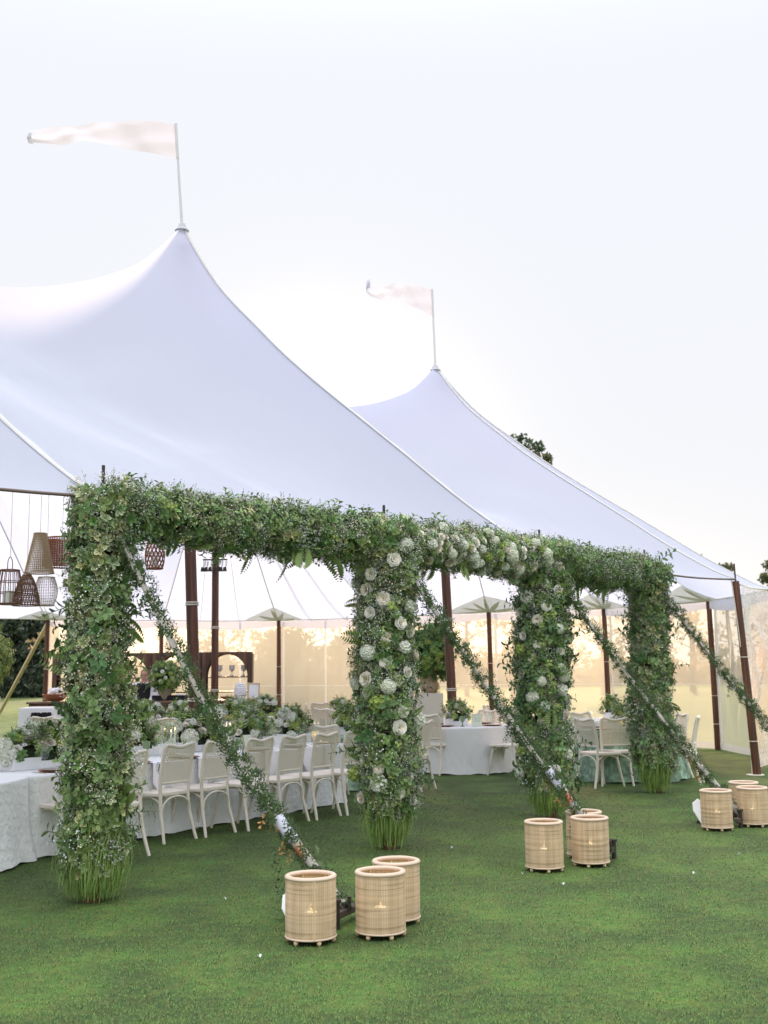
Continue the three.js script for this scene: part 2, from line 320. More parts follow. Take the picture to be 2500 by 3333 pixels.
const G = {
  pitto: rosette(1, 0.047, 0.0115, [0.120, 0.187, 0.060], [0.456, 0.509, 0.281], 2, 6),
  pittoB: rosette(2, 0.042, 0.011, [0.159, 0.230, 0.085], [0.621, 0.610, 0.344], 2, 5),
  green: rosette(3, 0.052, 0.0125, [0.089, 0.182, 0.043], [0.159, 0.278, 0.072], 2, 6),
  box: sprig(4, 0.13, 0.0085, 0.032, [0.109, 0.187, 0.055], [0.209, 0.298, 0.106], 16),
  ruscus: sprig(5, 0.2, 0.013, 0.05, [0.049, 0.118, 0.030], [0.083, 0.167, 0.046], 12),
  lime: sprig(6, 0.12, 0.0105, 0.032, [0.218, 0.326, 0.076], [0.328, 0.432, 0.128], 12),
  airy: airy(7, 0.075, 34, 0.0048, [0.86, 0.86, 0.79], [0.159, 0.204, 0.081]),
  airyGrey: airy(8, 0.08, 30, 0.0043, [0.512, 0.528, 0.414], [0.146, 0.180, 0.075]),
  fern: fern(0.30, 15, [0.100, 0.167, 0.036], [0.184, 0.264, 0.060]),
  salal: leafGeo(0.085, 0.033, 0.18, [0.049, 0.104, 0.029], [0.071, 0.146, 0.040], 0.2).rotateX(-0.9),
  vineLeaf: leafGeo(0.062, 0.0125, 0.3, [0.055, 0.101, 0.030], [0.094, 0.154, 0.052], 0.25, 0.3),
  strand: strands(9, 0.46, 8, [0.244, 0.372, 0.086]),
};
G.vine = (() => { const R = rng(21), L = [stalk(0.16, 0.0025, [0.06, 0.09, 0.04])]; for (let k = 0; k < 9; k++) { const g = G.vineLeaf.clone(), s = 0.7 + R() * 0.6; g.scale(s, s, s).rotateX(-(R() * 0.9)).rotateY(k * 2.4 + R()).translate(0, 0.02 + 0.016 * k, 0); L.push(g); } return mergeGeometries(L); })();
G.vineAmber = (() => { const R = rng(22), L = []; for (let k = 0; k < 5; k++) { const g = leafGeo(0.055, 0.012, 0.3, [0.42, 0.18, 0.04], [0.5, 0.3, 0.1], 0.3), s = 0.7 + R() * 0.6; g.scale(s, s, s).rotateX(-R()).rotateY(k * 2.4).translate(0, 0.02 * k, 0); L.push(g); } return mergeGeometries(L); })();
// flowers open towards +y
function roseGeo(seed, r, tint) {
  const R = rng(seed), L = [];
  for (let layer = 0; layer < 4; layer++) {
    const n = [3, 5, 6, 7][layer], rr = r * [0.34, 0.6, 0.84, 1][layer], tilt = [0.05, 0.3, 0.62, 1.0][layer];
    for (let k = 0; k < n; k++) {
      const w = rr * 0.85, h = rr * (1.05 - 0.08 * layer), ph = R() * 0.5;
      const g = sheet((u, v) => { const a = (u - 0.5) * 1.5, b = Math.sqrt(v) * (1 - 0.18 * Math.pow(Math.abs(u - 0.5) * 2, 3)); return V(Math.sin(a) * w * (0.35 + 0.65 * b), h * b + 0.05 * r * Math.sin(u * 6 + ph), rr * 0.18 + (1 - Math.cos(a)) * -w * 0.5 + rr * 0.42 * b * b); }, 4, 3);
      g.rotateX(tilt * 0.75).rotateY((k + layer * 0.4 + ph * 0.4) / n * 6.283).translate(0, -r * 0.12 * layer, 0);
      const t = 0.93 + 0.07 * R(); L.push(colored(clean(g), (x, y, z) => tint.map((c, i) => c * t * (i === 0 ? 1 : 1 - 0.06 * (3 - layer) * (i === 2 ? 1 : 0.35)))));
    }
  }
  return mergeGeometries(L);
}
function clusterGeo(seed, r, n, size, tint, eye) {                     // hydrangea / stock: a ball of four-petalled florets
  const R = rng(seed), L = [colored(clean(new THREE.SphereGeometry(r * 0.88, 12, 9)), () => [tint[0] * 0.8, tint[1] * 0.82, tint[2] * 0.68])];
  for (let k = 0; k < n; k++) {
    const y = 1 - 1.35 * (k + 0.5) / n, a = k * 2.399, s = Math.sqrt(Math.max(0, 1 - y * y)), d = V(Math.cos(a) * s, y, Math.sin(a) * s), rad = r * (0.86 + 0.22 * R());
    const q = new THREE.Quaternion().setFromUnitVectors(V(0, 1, 0), d), t = 0.86 + 0.14 * R();
    for (let p = 0; p < 4; p++) {
      const g = leafGeo(size, size * 0.42, 0.25, eye.map((c) => c * t), tint.map((c) => c * t), -0.2);
      g.rotateX(-0.25 - 0.3 * R()).rotateY(p * 1.571 + a).applyQuaternion(q).translate(d.x * rad, d.y * rad, d.z * rad); L.push(g);
    }
  }
  return mergeGeometries(L);
}
const WHITE = [0.92, 0.91, 0.86], IVORY = [0.90, 0.85, 0.76], BLUSH = [0.90, 0.81, 0.74], LIME = [0.42, 0.52, 0.14];
const FL = {
  rose: [roseGeo(31, 0.05, WHITE), roseGeo(32, 0.046, WHITE), roseGeo(33, 0.05, IVORY)],
  blush: [roseGeo(34, 0.05, BLUSH), roseGeo(35, 0.045, IVORY)],
  hydrangea: [clusterGeo(36, 0.072, 92, 0.022, [0.88, 0.88, 0.83], [0.7, 0.74, 0.5]), clusterGeo(37, 0.066, 80, 0.022, [0.86, 0.87, 0.84], [0.72, 0.75, 0.55])],
  stock: [clusterGeo(38, 0.042, 34, 0.02, [0.88, 0.88, 0.84], [0.75, 0.78, 0.6])],
  limeCluster: [clusterGeo(39, 0.045, 22, 0.02, LIME, [0.3, 0.4, 0.08])],
};
const dummy = new THREE.Object3D();
const UP = V(0, 1, 0);
function orient(o, p, dir, spin, s) { o.position.copy(p); o.quaternion.setFromUnitVectors(UP, dir).multiply(new THREE.Quaternion().setFromAxisAngle(UP, spin)); o.scale.setScalar(s); return o; }
// many small sprigs of one kind as one instanced part
function scatter(name, list, geom, mat, parent, R, tint = 0.3, kind = 'stuff') {
  if (!list.length) return null;
  const im = new THREE.InstancedMesh(geom, mat, list.length), c = new THREE.Color();
  list.forEach((e, i) => {
    orient(dummy, e.p, e.d, R() * 6.283, e.s); dummy.updateMatrix(); im.setMatrixAt(i, dummy.matrix);
    const k = 1 - tint / 2 + tint * R(), w = (R() - 0.5) * tint * 0.6; c.setRGB(k * (1 + w), k, k * (1 - w)); im.setColorAt(i, c);
  });
  im.name = name; im.castShadow = im.receiveShadow = true; im.userData.kind = kind; parent.add(im); return im;
}
function put(name, geom, mat, parent, p, d, s, R) { const m = mesh(name, geom, mat, parent); orient(m, p, d, R() * 6.283, s); return m; }
const pick = (R, a) => a[Math.floor(R() * a.length)];

// ------------------------------------------------------------------ tent
const tent = thing('sailcloth_tent', 'white sailcloth tent with peaked roof, pennants, wooden poles and clear side walls', 'tent');
const col = (k) => { const o = 2.95 * k; return [COL[0][0] + U.x * o, COL[0][1] + U.y * o]; };
const RIM = {                                                         // perimeter poles, [x, z]
  l2: col(-2), l1: col(-1), c1: COL[0], c2: COL[1], c3: COL[2], c4: COL[3], p5: P5, p6: [6.72, -19.5], e1: [6.45, -22.37], e2: [4.82, -24.75], e3: [2.36, -25.6], b0: [-0.1, -27.3], b1: [-2.7, -28.5], b15: [-5.55, -27.9], b2: [-8.02, -26.7],
  b3: [-11.2, -23.6], s1: [-13.3, -18.6], s2: [-13.4, -13.2], s3: [-12.0, -8.4], s4: [-9.4, -4.4],
};
const tab = (T) => (x) => { for (let i = 1; i < T.length; i++) if (x <= T[i][0]) { const a = T[i - 1], b = T[i]; return lerp(a[1], b[1], (x - a[0]) / (b[0] - a[0])); } return T[T.length - 1][1]; };
function smoothTab(T) {                                               // monotone cubic through the measured sag of the ropes
  const n = T.length, m = T.map((_, i) => (i === 0 ? (T[1][1] - T[0][1]) / (T[1][0] - T[0][0]) : i === n - 1 ? (T[i][1] - T[i - 1][1]) / (T[i][0] - T[i - 1][0]) : (T[i + 1][1] - T[i - 1][1]) / (T[i + 1][0] - T[i - 1][0])));
  return (x) => { let i = 1; while (i < n - 1 && x > T[i][0]) i++; const a = T[i - 1], b = T[i], h = b[0] - a[0], t = clamp((x - a[0]) / h, 0, 1), t2 = t * t, t3 = t2 * t; return a[1] * (2 * t3 - 3 * t2 + 1) + m[i - 1] * h * (t3 - 2 * t2 + t) + b[1] * (-2 * t3 + 3 * t2) + m[i] * h * (t3 - t2); };
}
const seamG = smoothTab([[0, 1], [0.06, 0.895], [0.134, 0.785], [0.251, 0.655], [0.336, 0.565], [0.445, 0.462], [0.549, 0.37], [0.662, 0.27], [0.816, 0.132], [0.944, 0.032], [1, 0]]);
const ridgeG = smoothTab([[0, 1], [0.054, 0.77], [0.115, 0.55], [0.184, 0.385], [0.27, 0.225], [0.354, 0.105], [0.43, 0.028], [0.5, 0]]);
const peakAt = (i) => V(...PEAK[i]), rimAt = (k) => V(RIM[k][0], EAVE, RIM[k][1]);
const seamCurve = (i, k) => (t) => { const a = peakAt(i), b = rimAt(k); return V(lerp(a.x, b.x, t), b.y + (a.y - b.y) * seamG(t), lerp(a.z, b.z, t)); };
const ridgeCurve = (i, j) => (t) => { const a = peakAt(i), b = peakAt(j), h = lerp(a.y, b.y, t), saddle = (a.y + b.y) / 2 - 1.62; return V(lerp(a.x, b.x, t), saddle + (h - saddle) * ridgeG(Math.min(t, 1 - t)), lerp(a.z, b.z, t)); };
const mid = [-2.5, -17];
const eaveCurve = (...keys) => (t) => { const n = keys.length - 1, f = clamp(t, 0, 1) * n, i = Math.min(n - 1, Math.floor(f)), s = f - i, a = rimAt(keys[i]), b = rimAt(keys[i + 1]), p = a.lerp(b, s), bow = 4 * s * (1 - s), dx = mid[0] - p.x, dz = mid[1] - p.z, l = Math.hypot(dx, dz); return V(p.x + dx / l * 0.14 * bow, p.y - 0.035 * bow, p.z + dz / l * 0.14 * bow); };
const coons = (c0, c1, d0, d1) => (u, v) => {
  const a = c0(u).multiplyScalar(1 - v).addScaledVector(c1(u), v).addScaledVector(d0(v), 1 - u).addScaledVector(d1(v), u);
  return a.addScaledVector(c0(0), -(1 - u) * (1 - v)).addScaledVector(c0(1), -u * (1 - v)).addScaledVector(c1(0), -(1 - u) * v).addScaledVector(c1(1), -u * v);
};
const canopy = [];
function panel(c0, c1, d0, d1, nu = 40, nv = 40, label) {
  const f = coons(c0, c1, d0, d1), l0 = c1(0).distanceTo(c1(1)), g = sheet((u, v) => { const p = f(u, v), s = Math.sin(Math.PI * u) * Math.sin(Math.PI * v); p.y += s * (0.035 * n2(p.x * 0.6 + 5, p.z * 0.6) - 0.10) + 0.006 * n2(p.x * 3, p.z * 3) * s + 0.02 * s * Math.exp(-v * 5) * Math.sin(u * 26 + 3 * n2(u * 4, v * 3)); return p; }, nu, nv, (u, v) => [u * l0, v * 6]);
  const m = mesh('canopy_panel', g, M.canopy, tent); canopy.push(m); if (label) m.userData.label = label; return m;
}
const still = (i) => () => peakAt(i);
const tri = (i, a, b, n = 22) => panel(still(i), eaveCurve(a, b), seamCurve(i, a), seamCurve(i, b), n, 36);
panel(ridgeCurve(0, 1), eaveCurve('c1', 'c2', 'c3'), seamCurve(0, 'c1'), seamCurve(1, 'c3'), 64, 52, 'broad front roof panel below the taller pennant');
panel(ridgeCurve(1, 2), eaveCurve('c3', 'c4', 'p5'), seamCurve(1, 'c3'), seamCurve(2, 'p5'), 64, 52, 'front roof panel below the farther, lower peak');
panel(still(0), eaveCurve('l1', 'c1'), seamCurve(0, 'l1'), seamCurve(0, 'c1'), 26, 40);
tri(0, 's4', 'l1'); tri(0, 's3', 's4'); tri(0, 's2', 's3');
panel(ridgeCurve(0, 4), eaveCurve('s2', 's1'), seamCurve(0, 's2'), seamCurve(4, 's1'), 30, 40);
tri(4, 's1', 'b3'); tri(4, 'b3', 'b2');
panel(ridgeCurve(4, 3), eaveCurve('b2', 'b15'), seamCurve(4, 'b2'), seamCurve(3, 'b15'), 40, 40);
tri(3, 'b15', 'b1'); tri(3, 'b1', 'b0');
panel(ridgeCurve(3, 2), eaveCurve('b0', 'e3'), seamCurve(3, 'b0'), seamCurve(2, 'e3'), 40, 40);
tri(2, 'e3', 'e2'); tri(2, 'e2', 'e1'); tri(2, 'e1', 'p6'); tri(2, 'p6', 'p5');
panel(ridgeCurve(1, 2), ridgeCurve(4, 3), ridgeCurve(1, 4), ridgeCurve(2, 3), 44, 44);
// roped seams, with a stitched flap beside each
function along(f, r, mat, name, n = 26, lift = 0) { const pts = []; for (let i = 0; i <= n; i++) { const p = f(i / n); p.y += lift; pts.push(p); } return mesh(name, tube(pts, r, 6, n * 2), mat, tent); }
for (const [i, k] of [[0, 'c1'], [1, 'c3'], [2, 'p5'], [0, 'l1'], [2, 'p6'], [2, 'e1'], [2, 'e2'], [2, 'e3'], [3, 'b0'], [3, 'b1'], [3, 'b15'], [4, 'b2'], [4, 'b3']]) {
  const f = seamCurve(i, k); along(f, 0.012, M.seam, 'seam', 30, 0.004);
  if (['c1', 'c3', 'p5', 'p6'].includes(k)) {
    const side = V(U.x, 0, U.y);
    mesh('seam_flap', sheet((u, v) => { const p = f(v), q = f(Math.min(1, v + 0.01)); p.addScaledVector(side, (u - 0.35) * 0.08); p.y += 0.014 - Math.abs(u - 0.35) * 0.02 + 0.008 * Math.sin(v * 60) * u; return p; }, 3, 60), M.seamFlap, tent);
  }
}
// sewn panel lines seen on the underside of the back slopes
for (const [i, k, ks] of [[3, 'b1', ['b15', 'b0']], [3, 'b0', ['b1', 'e3']], [2, 'e2', ['e1', 'e3']], [4, 'b2', ['b15', 'b3']]]) for (const o of ks) for (const t of [0.34, 0.68]) {
  const e = eaveCurve(k, o)(t), f = (s) => { const a = peakAt(i); return V(lerp(a.x, e.x, s), e.y + (a.y - e.y) * seamG(s) - 0.13 * Math.sin(Math.PI * s) - 0.02, lerp(a.z, e.z, s)); };
  along(f, 0.006, M.seamFlap, 'sewn_seam', 16);
}
// edge band, valance
const order = ['l1', 'c1', 'c2', 'c3', 'c4', 'p5', 'p6', 'e1', 'e2', 'e3', 'b0', 'b1', 'b15', 'b2', 'b3', 's1', 's2', 's3', 's4', 'l1'];
for (let i = 0; i < order.length - 1; i++) {
  const f = eaveCurve(order[i], order[i + 1]);
  along(f, 0.013, i < 5 ? M.eaveBand : M.seam, 'edge_band', 14);
  if (i >= 6 && i < 13) mesh('valance', sheet((u, v) => { const p = f(u); p.y -= v * (0.20 + 0.07 * Math.abs(Math.sin(u * Math.PI)) - 0.05); p.y -= 0.015; return p; }, 20, 3), M.canopy, tent);
}
// star patches under the roof at the back poles
const ray = new THREE.Raycaster();
tent.updateMatrixWorld(true);
function roofY(x, z) { ray.set(V(x, 12, z), V(0, -1, 0)); const h = ray.intersectObjects(canopy, false); return h.length ? h[0].point.y : null; }
function fan(k, radiusAt, n, drop) {
  const [px, pz] = RIM[k], pos = [px, EAVE - drop, pz], idx = [], rows = 5, base = Math.atan2(mid[1] - pz, mid[0] - px);
  const reach = [];
  for (let i = 0; i <= n; i++) {
    const a = base + (i / n - 0.5) * Math.PI * 1.0; let r = radiusAt(i / n);
    for (let j = 1; j <= rows; j++) {
      let q = (r * j) / rows, y = roofY(px + Math.cos(a) * q, pz + Math.sin(a) * q);
      if (y === null) { q = reach[i] ?? 0.02; y = roofY(px + Math.cos(a) * q, pz + Math.sin(a) * q) ?? EAVE; } else reach[i] = q;
      pos.push(px + Math.cos(a) * q, y - drop, pz + Math.sin(a) * q);
    }
  }
  for (let i = 0; i < n; i++) { const a = 1 + i * rows, b = a + rows; idx.push(0, a, b); for (let j = 0; j < rows - 1; j++) idx.push(a + j, a + j + 1, b + j, b + j, a + j + 1, b + j + 1); }
  const g = new THREE.BufferGeometry(); g.setAttribute('position', new THREE.Float32BufferAttribute(pos, 3)); g.setIndex(idx); g.computeVertexNormals(); return g;
}
for (const k of ['e1', 'e2', 'e3', 'b1', 'b2']) {
  mesh('patch_disc', fan(k, (t) => { const a = (t - 0.5) * Math.PI; return 1 / Math.hypot(Math.cos(a) / 0.62, Math.sin(a) / 1.0); }, 40, 0.016), M.patch, tent);
  mesh('star_patch', fan(k, (t) => { const w = (t * 6) % 1, s = Math.abs(w - 0.5) * 2; const a = (t - 0.5) * Math.PI; return (0.26 + 0.62 * Math.pow(1 - Math.min(1, s * 1.05), 1.3)) / Math.hypot(Math.cos(a) / 0.66, Math.sin(a) / 1.0); }, 96, 0.03), M.star, tent);
}
// poles
const poleBase = new THREE.CylinderGeometry(0.075, 0.085, 1, 16);
function sidePole(k, lean = 0.08) {
  const [x, z] = RIM[k], dx = x - mid[0], dz = z - mid[1], l = Math.hypot(dx, dz), ox = dx / l * lean, oz = dz / l * lean;
  const p = mesh('side_pole', tube([[x + ox, 0, z + oz], [x, EAVE - 0.03, z]], [0.062, 0.052], 14, 8), M.poleWood, tent);
  mesh('pole_pin', tube([[x, EAVE - 0.05, z], [x - ox * 0.06, EAVE + 0.24, z - oz * 0.06]], 0.013, 8, 2), M.iron, p);
  for (const h of [0.5, 1.05, 1.75]) { const t = h / EAVE; mesh('rope_tie', ring(0.062, 0.007, x + ox * (1 - t), h, z + oz * (1 - t), 18, 6), M.rope, p); }
  return p;
}
for (const k of ['c1', 'c2', 'c3', 'c4', 'p5', 'p6', 'e1', 'e2', 'e3', 'b0', 'b1', 'b15', 'b2', 'b3', 'l1', 's1']) sidePole(k, k === 'p5' ? 0.16 : 0.05);
{
  const [x, z] = P5; mesh('foot_plate', cyl(0.13, 0.13, 0.012, x + 0.13, 0.002, z - 0.0), M.rope, tent);
  mesh('pole_cord', tube([[x - 0.07, EAVE, z + 0.02], [x - 0.02, 2.2, z + 0.06], [x + 0.0, 1.9, z + 0.06]], 0.008, 5), M.rope, tent);
}
function centrePole(i, dx, dz, r = 0.08) {
  const [x, y, z] = PEAK[i];
  const p = mesh('centre_pole', tube([[x + dx, 0, z + dz], [x, y - 0.32, z]], [r, r * 0.9], 16, 10), M.poleWood, tent);
  for (const h of [1.25, 2.5]) { const t = h / y; mesh('rope_tie', [ring(r + 0.004, 0.012, x + dx * (1 - t), h, z + dz * (1 - t), 20, 6), ring(r + 0.004, 0.01, x + dx * (1 - t), h + 0.03, z + dz * (1 - t), 20, 6)], M.rope, p); }
  mesh('peak_cap', [cyl(0.045, 0.075, 0.07, x, y - 0.05, z, 18), cyl(0.078, 0.10, 0.03, x, y - 0.075, z, 18)], M.seamFlap, tent);
  return p;
}
centrePole(1, 0.30, 0); centrePole(2, 0.22, 0, 0.085); centrePole(3, 0.02, 0, 0.075); centrePole(0, 0.1, 0); centrePole(4, 0.1, 0);
// pennants
function pennant(i, hx, h, hoist, len, curl, seed, label) {
  const [x, y, z] = PEAK[i], pole = mesh('flagpole', tube([[x, y - 0.02, z], [x + hx, y + h, z]], [0.02, 0.014], 8, 3), M.flagPole, tent);
  const f = mesh('pennant', sheet((u, v) => {
    const ht = h - 0.02 - v * hoist, s = u * len, w = lerp(1, 0.42, Math.pow(u, 0.8)), drift = 0.10 * Math.sin(u * 3.2) + (seed ? 0.10 * u : -0.03 * u);
    const wave = 0.05 * Math.sqrt(u) * Math.sin(u * 12 + seed + v * 1.5) + 0.022 * Math.sqrt(u) * Math.sin(u * 25 + v * 4) + 0.015 * Math.sin(u * 9 - v * 9);
    let px = -s, py = y + h - 0.02 - hoist * (0.06 * u + v * w) + drift + 0.02 * Math.sin(u * 17 + v * 4) * u, pz = wave + 0.10 * u * Math.sin(u * 7 + v * 2.5);
    if (u > 0.86) { const c = (u - 0.86) / 0.14 * curl; px = -0.86 * len - Math.sin(c) * 0.13 * len; py -= (1 - Math.cos(c)) * 0.06 * (seed ? -1 : 1); pz += (1 - Math.cos(c)) * 0.12; }
    return V(x + hx * ((py - y) / h) + px, py, z + pz);
  }, 70, 12), M.flag, pole);
  mesh('sleeve', tube([[x + hx * (1 - hoist / h), y + h - hoist, z], [x + hx, y + h, z]], 0.02, 8, 2), M.flagPole, pole);
  if (label) f.userData.label = label;
}
pennant(1, -0.11, 1.50, 0.52, 2.05, 2.4, 0, 'long white pennant on the taller peak'); pennant(2, -0.035, 1.50, 0.52, 1.25, 2.6, 1, 'short white pennant on the farther peak');
// clear walls
function clearWall(a, b, mat, wob, hemmed = true) {
  const f = eaveCurve(a, b), A = RIM[a], B = RIM[b], out = V((A[0] + B[0]) / 2 - mid[0], 0, (A[1] + B[1]) / 2 - mid[1]).normalize().multiplyScalar(0.09), len = Math.hypot(A[0] - B[0], A[1] - B[1]), R = n2(A[0] * 3, 1.5) * 5;
  const P = (u, v) => { const p = f(u); p.y = lerp(EAVE - 0.05, 0.02, v); const w = wob * (n2(u * len * 1.3 + R, v * 2.2) + 0.5 * n2(u * len * 4 + R, v * 1.5)) * Math.sin(Math.PI * clamp(v * 1.05, 0, 1)) * Math.sin(Math.PI * u); return p.addScaledVector(out, 1 + w / 0.09); };
  const w = mesh('clear_wall', sheet(P, 40, 40, (u, v) => [u * len, v * 2.9]), mat, tent);
  const strip = (u0, u1, v0, v1, nu, nv) => sheet((u, v) => P(lerp(u0, u1, u), lerp(v0, v1, v)).addScaledVector(out, -0.07), nu, nv);
  if (hemmed) {
    mesh('bottom_hem', strip(0, 1, 0.955, 0.998, 40, 2), M.hem, w);
    mesh('edge_hem', strip(0.03, 0.055, 0, 1, 2, 30), M.hem, w);
  }
  return { w, strip };
}
for (const [a, b, z] of [['b2', 'b15', 0], ['b15', 'b1', 0.66], ['b1', 'b0', 0.46], ['b0', 'e3', 0], ['e3', 'e2', 0], ['e2', 'e1', 0]]) {
  const { w, strip } = clearWall(a, b, M.vinyl, 0.02);
  if (z) mesh('zip_strip', strip(z, z + 0.018, 0, 1, 1, 30), M.hem, w);
  mesh('fold_line', strip(0, 1, 0.56, 0.564, 20, 1), M.hem, w);
}
{ const { w, strip } = clearWall('e1', 'p6', M.vinyl, 0.05); w.userData.label = 'clear wall between the two wooden poles at the right'; mesh('zip_strip', strip(0.06, 0.1, 0, 1, 1, 30), M.hem, w); }
{
  const { w, strip } = clearWall('p6', 'p5', M.vinylCrinkled, 0.16, false); w.userData.label = 'crinkled glossy clear wall at the right edge';
  mesh('bottom_hem', strip(0, 1, 0.90, 0.998, 40, 4), M.hem, w);
}
// guy strap beside the far left opening
mesh('guy_strap', tube([[-8.05, 2.8, -26.75], [-10.9, 0.05, -31.2]], 0.045, 6, 2), M.rattanFoot, tent);
// spotlight bar high on the far centre pole
{
  const t = thing('spotlight_bar', 'dark bar of small hanging spotlights clamped high on the pole behind the bar', 'spotlights', -3.43, 3.88, -22.66);
  mesh('rail', box(0.5, 0.03, 0.03, 0, 0, 0.09, 0.006), M.iron, t); mesh('clamp', box(0.1, 0.06, 0.09, 0, 0, 0.05, 0.01), M.iron, t);
  for (const x of [-0.22, -0.15, -0.07, 0.09, 0.15, 0.23]) { const s = mesh('lamp_socket', cyl(0.022, 0.022, 0.10, x, -0.125, 0.09, 12), M.white, t); mesh('lamp_head', [cyl(0.03, 0.042, 0.09, x - 0.03, -0.24, 0.10, 14), cyl(0.008, 0.008, 0.06, x - 0.01, -0.17, 0.09, 6)], M.iron, s); }
}

// ------------------------------------------------------------------ flower archway in front of the tent
const arch = thing('floral_archway', 'archway of four leafy columns and a long beam covered in greenery and white flowers', 'archway');
{
  const spec = [
    { r: 0.086, n: 860, white: 0, label: 'nearest greenery column, thick with variegated leaves', mix: [['pitto', 6], ['pittoB', 4], ['green', 2.4], ['box', 1.6], ['airy', 0.9], ['airyGrey', 0.5]], ferns: 16, big: 60 },
    { r: 0.140, n: 1450, white: 88, label: 'greenery column set with white roses, second from the left', mix: [['pitto', 1.2], ['pittoB', 1.5], ['green', 2], ['box', 4], ['airyGrey', 1.4], ['airy', 2], ['lime', 1.6]], ferns: 12, big: 26 },
    { r: 0.140, n: 1350, white: 76, label: 'greenery column set with white flowers, third from the left', mix: [['pittoB', 1.2], ['green', 2], ['box', 4], ['airyGrey', 1], ['airy', 1.6], ['lime', 1.8], ['ruscus', 1]], ferns: 8, big: 18 },
    { r: 0.135, n: 1300, white: 0, label: 'leafy column farthest to the right, without flowers', mix: [['green', 2], ['box', 5], ['airyGrey', 1.3], ['pittoB', 2], ['airy', 0.8]], ferns: 5, big: 26 },
  ];
  const choose = (R, mix) => { let s = 0; for (const m of mix) s += m[1]; let k = R() * s; for (const m of mix) { k -= m[1]; if (k <= 0) return m[0]; } return mix[0][0]; };
  // body: axis point and radius by parameter, filled with sprigs; a(t) axis, dir across handled by a frame
  function dress(part, R, axis, e1, e2, radius, n, mixAt, size, droop = 0) {
    const bins = {};
    for (let i = 0; i < n; i++) {
      const t = (i + R()) / n, th = R() * 6.283, k = mixAt(t, th), rr = radius(t, th), inner = R() < 0.2 ? 0.72 : 0.93 + 0.16 * R();
      const d = e1.clone().multiplyScalar(Math.cos(th)).addScaledVector(e2, Math.sin(th)), p = axis(t).addScaledVector(d, rr * inner);
      d.add(V((R() - 0.5) * 1.3, (R() - 0.5) * 1.3 + 0.15 - droop * Math.max(0, -Math.sin(th)), (R() - 0.5) * 1.3)).normalize();
      (bins[k] ??= []).push({ p, d, s: size * (0.72 + 0.6 * R()) });
    }
    for (const [k, l] of Object.entries(bins)) scatter('foliage', l, G[k], M.leaf, part, R, 0.45);
  }
  COL.forEach(([x, z], ci) => {
    const S = spec[ci], R = rng(100 + ci), H = 2.98;
    const radius = (t, th) => S.r * (0.94 + 0.30 * n3(Math.cos(th) * 1.1 + ci * 9, t * 5.2, Math.sin(th) * 1.1) + 0.10 * n3(Math.cos(th) * 2.4, t * 13, Math.sin(th) * 2.4 + ci)) * (1 + 0.22 * smoothstep(t, 0.82, 1) - 0.12 * smoothstep(0.18 - t, 0, 0.18)) + 0.045;
    const axis = (t) => V(x + 0.02 * Math.sin(t * 7 + ci), (ci ? 0.32 : 0.24) + t * (H - (ci ? 0.32 : 0.24)), z + 0.02 * Math.cos(t * 5));
    const core = sheet((u, v) => { const a = u * 6.2832, r = radius(v, a) * 0.5; return axis(v).add(V(Math.cos(a) * r, 0, Math.sin(a) * r)); }, 20, 36);
    const part = mesh('floral_column', core, M.darkCore, arch); part.userData.label = S.label;  // dark core, painted as the shaded inside of the column
    dress(part, R, axis, V(1, 0, 0), V(0, 0, 1), radius, S.n * 1.75 | 0, (t, th) => { const v = n3(Math.cos(th) * 1.4 + 30 * ci, t * 6, Math.sin(th) * 1.4); return v > 0.45 ? choose(R, S.mix.slice(-3)) : choose(R, S.mix); }, ci ? 1.04 : 1.14);
    const out = { box: [], airy: [], ruscus: [] };
    for (let i = 0; i < 110; i++) { const t = 0.04 + 0.96 * R(), a = R() * 6.283, d = V(Math.cos(a), (R() - 0.45) * 1.2, Math.sin(a)).normalize(), p = axis(t).add(V(Math.cos(a), 0, Math.sin(a)).multiplyScalar(radius(t, a) * 0.9)); out[pick(R, ci ? ['box', 'box', 'airy', 'ruscus'] : ['box', 'box', 'airy', 'ruscus'])].push({ p, d, s: 1.15 + 0.85 * R() }); }
    for (const [k, l] of Object.entries(out)) scatter('loose_sprigs', l, G[k], M.leaf, part, R, 0.4);
    // hanging grass at the foot
    const hang = [];
    for (let i = 0; i < 400; i++) { const a = R() * 6.283 + 0.9 * n2(i * 0.05, ci), y = 0.22 + 0.58 * R() * R() + 0.12 * R() + (ci ? 0.06 : -0.04), r = 0.066 + S.r * (ci ? 0.95 : 1.9) * R(); hang.push({ p: V(x + Math.cos(a) * r, y + 0.06, z + Math.sin(a) * r), d: V(Math.cos(a) * 0.12, 1, Math.sin(a) * 0.12).normalize(), s: (y + 0.06) / 0.46 * (0.82 + 0.2 * R()) }); }
    scatter('hanging_grass', hang, G.strand, M.leaf, part, R, 0.5);
    for (let i = 0; i < S.ferns; i++) { const a = R() * 6.283, y = 0.5 + 2.3 * R(), r = radius(y / H, a) * 0.9; put('fern_frond', G.fern, M.leaf, part, V(x + Math.cos(a) * r, y, z + Math.sin(a) * r), V(Math.cos(a), -0.25 + 0.8 * R(), Math.sin(a)).normalize(), 0.75 + 0.5 * R(), R); }
    for (let i = 0; i < S.big; i++) { const a = R() * 6.283, y = 0.4 + 2.45 * R(), r = radius(y / H, a) * 1.02; put('leaf', G.salal, M.leaf, part, V(x + Math.cos(a) * r, y, z + Math.sin(a) * r), V(Math.cos(a), 0.2 - R() * 0.8, Math.sin(a)).normalize(), 0.8 + 0.6 * R(), R); }
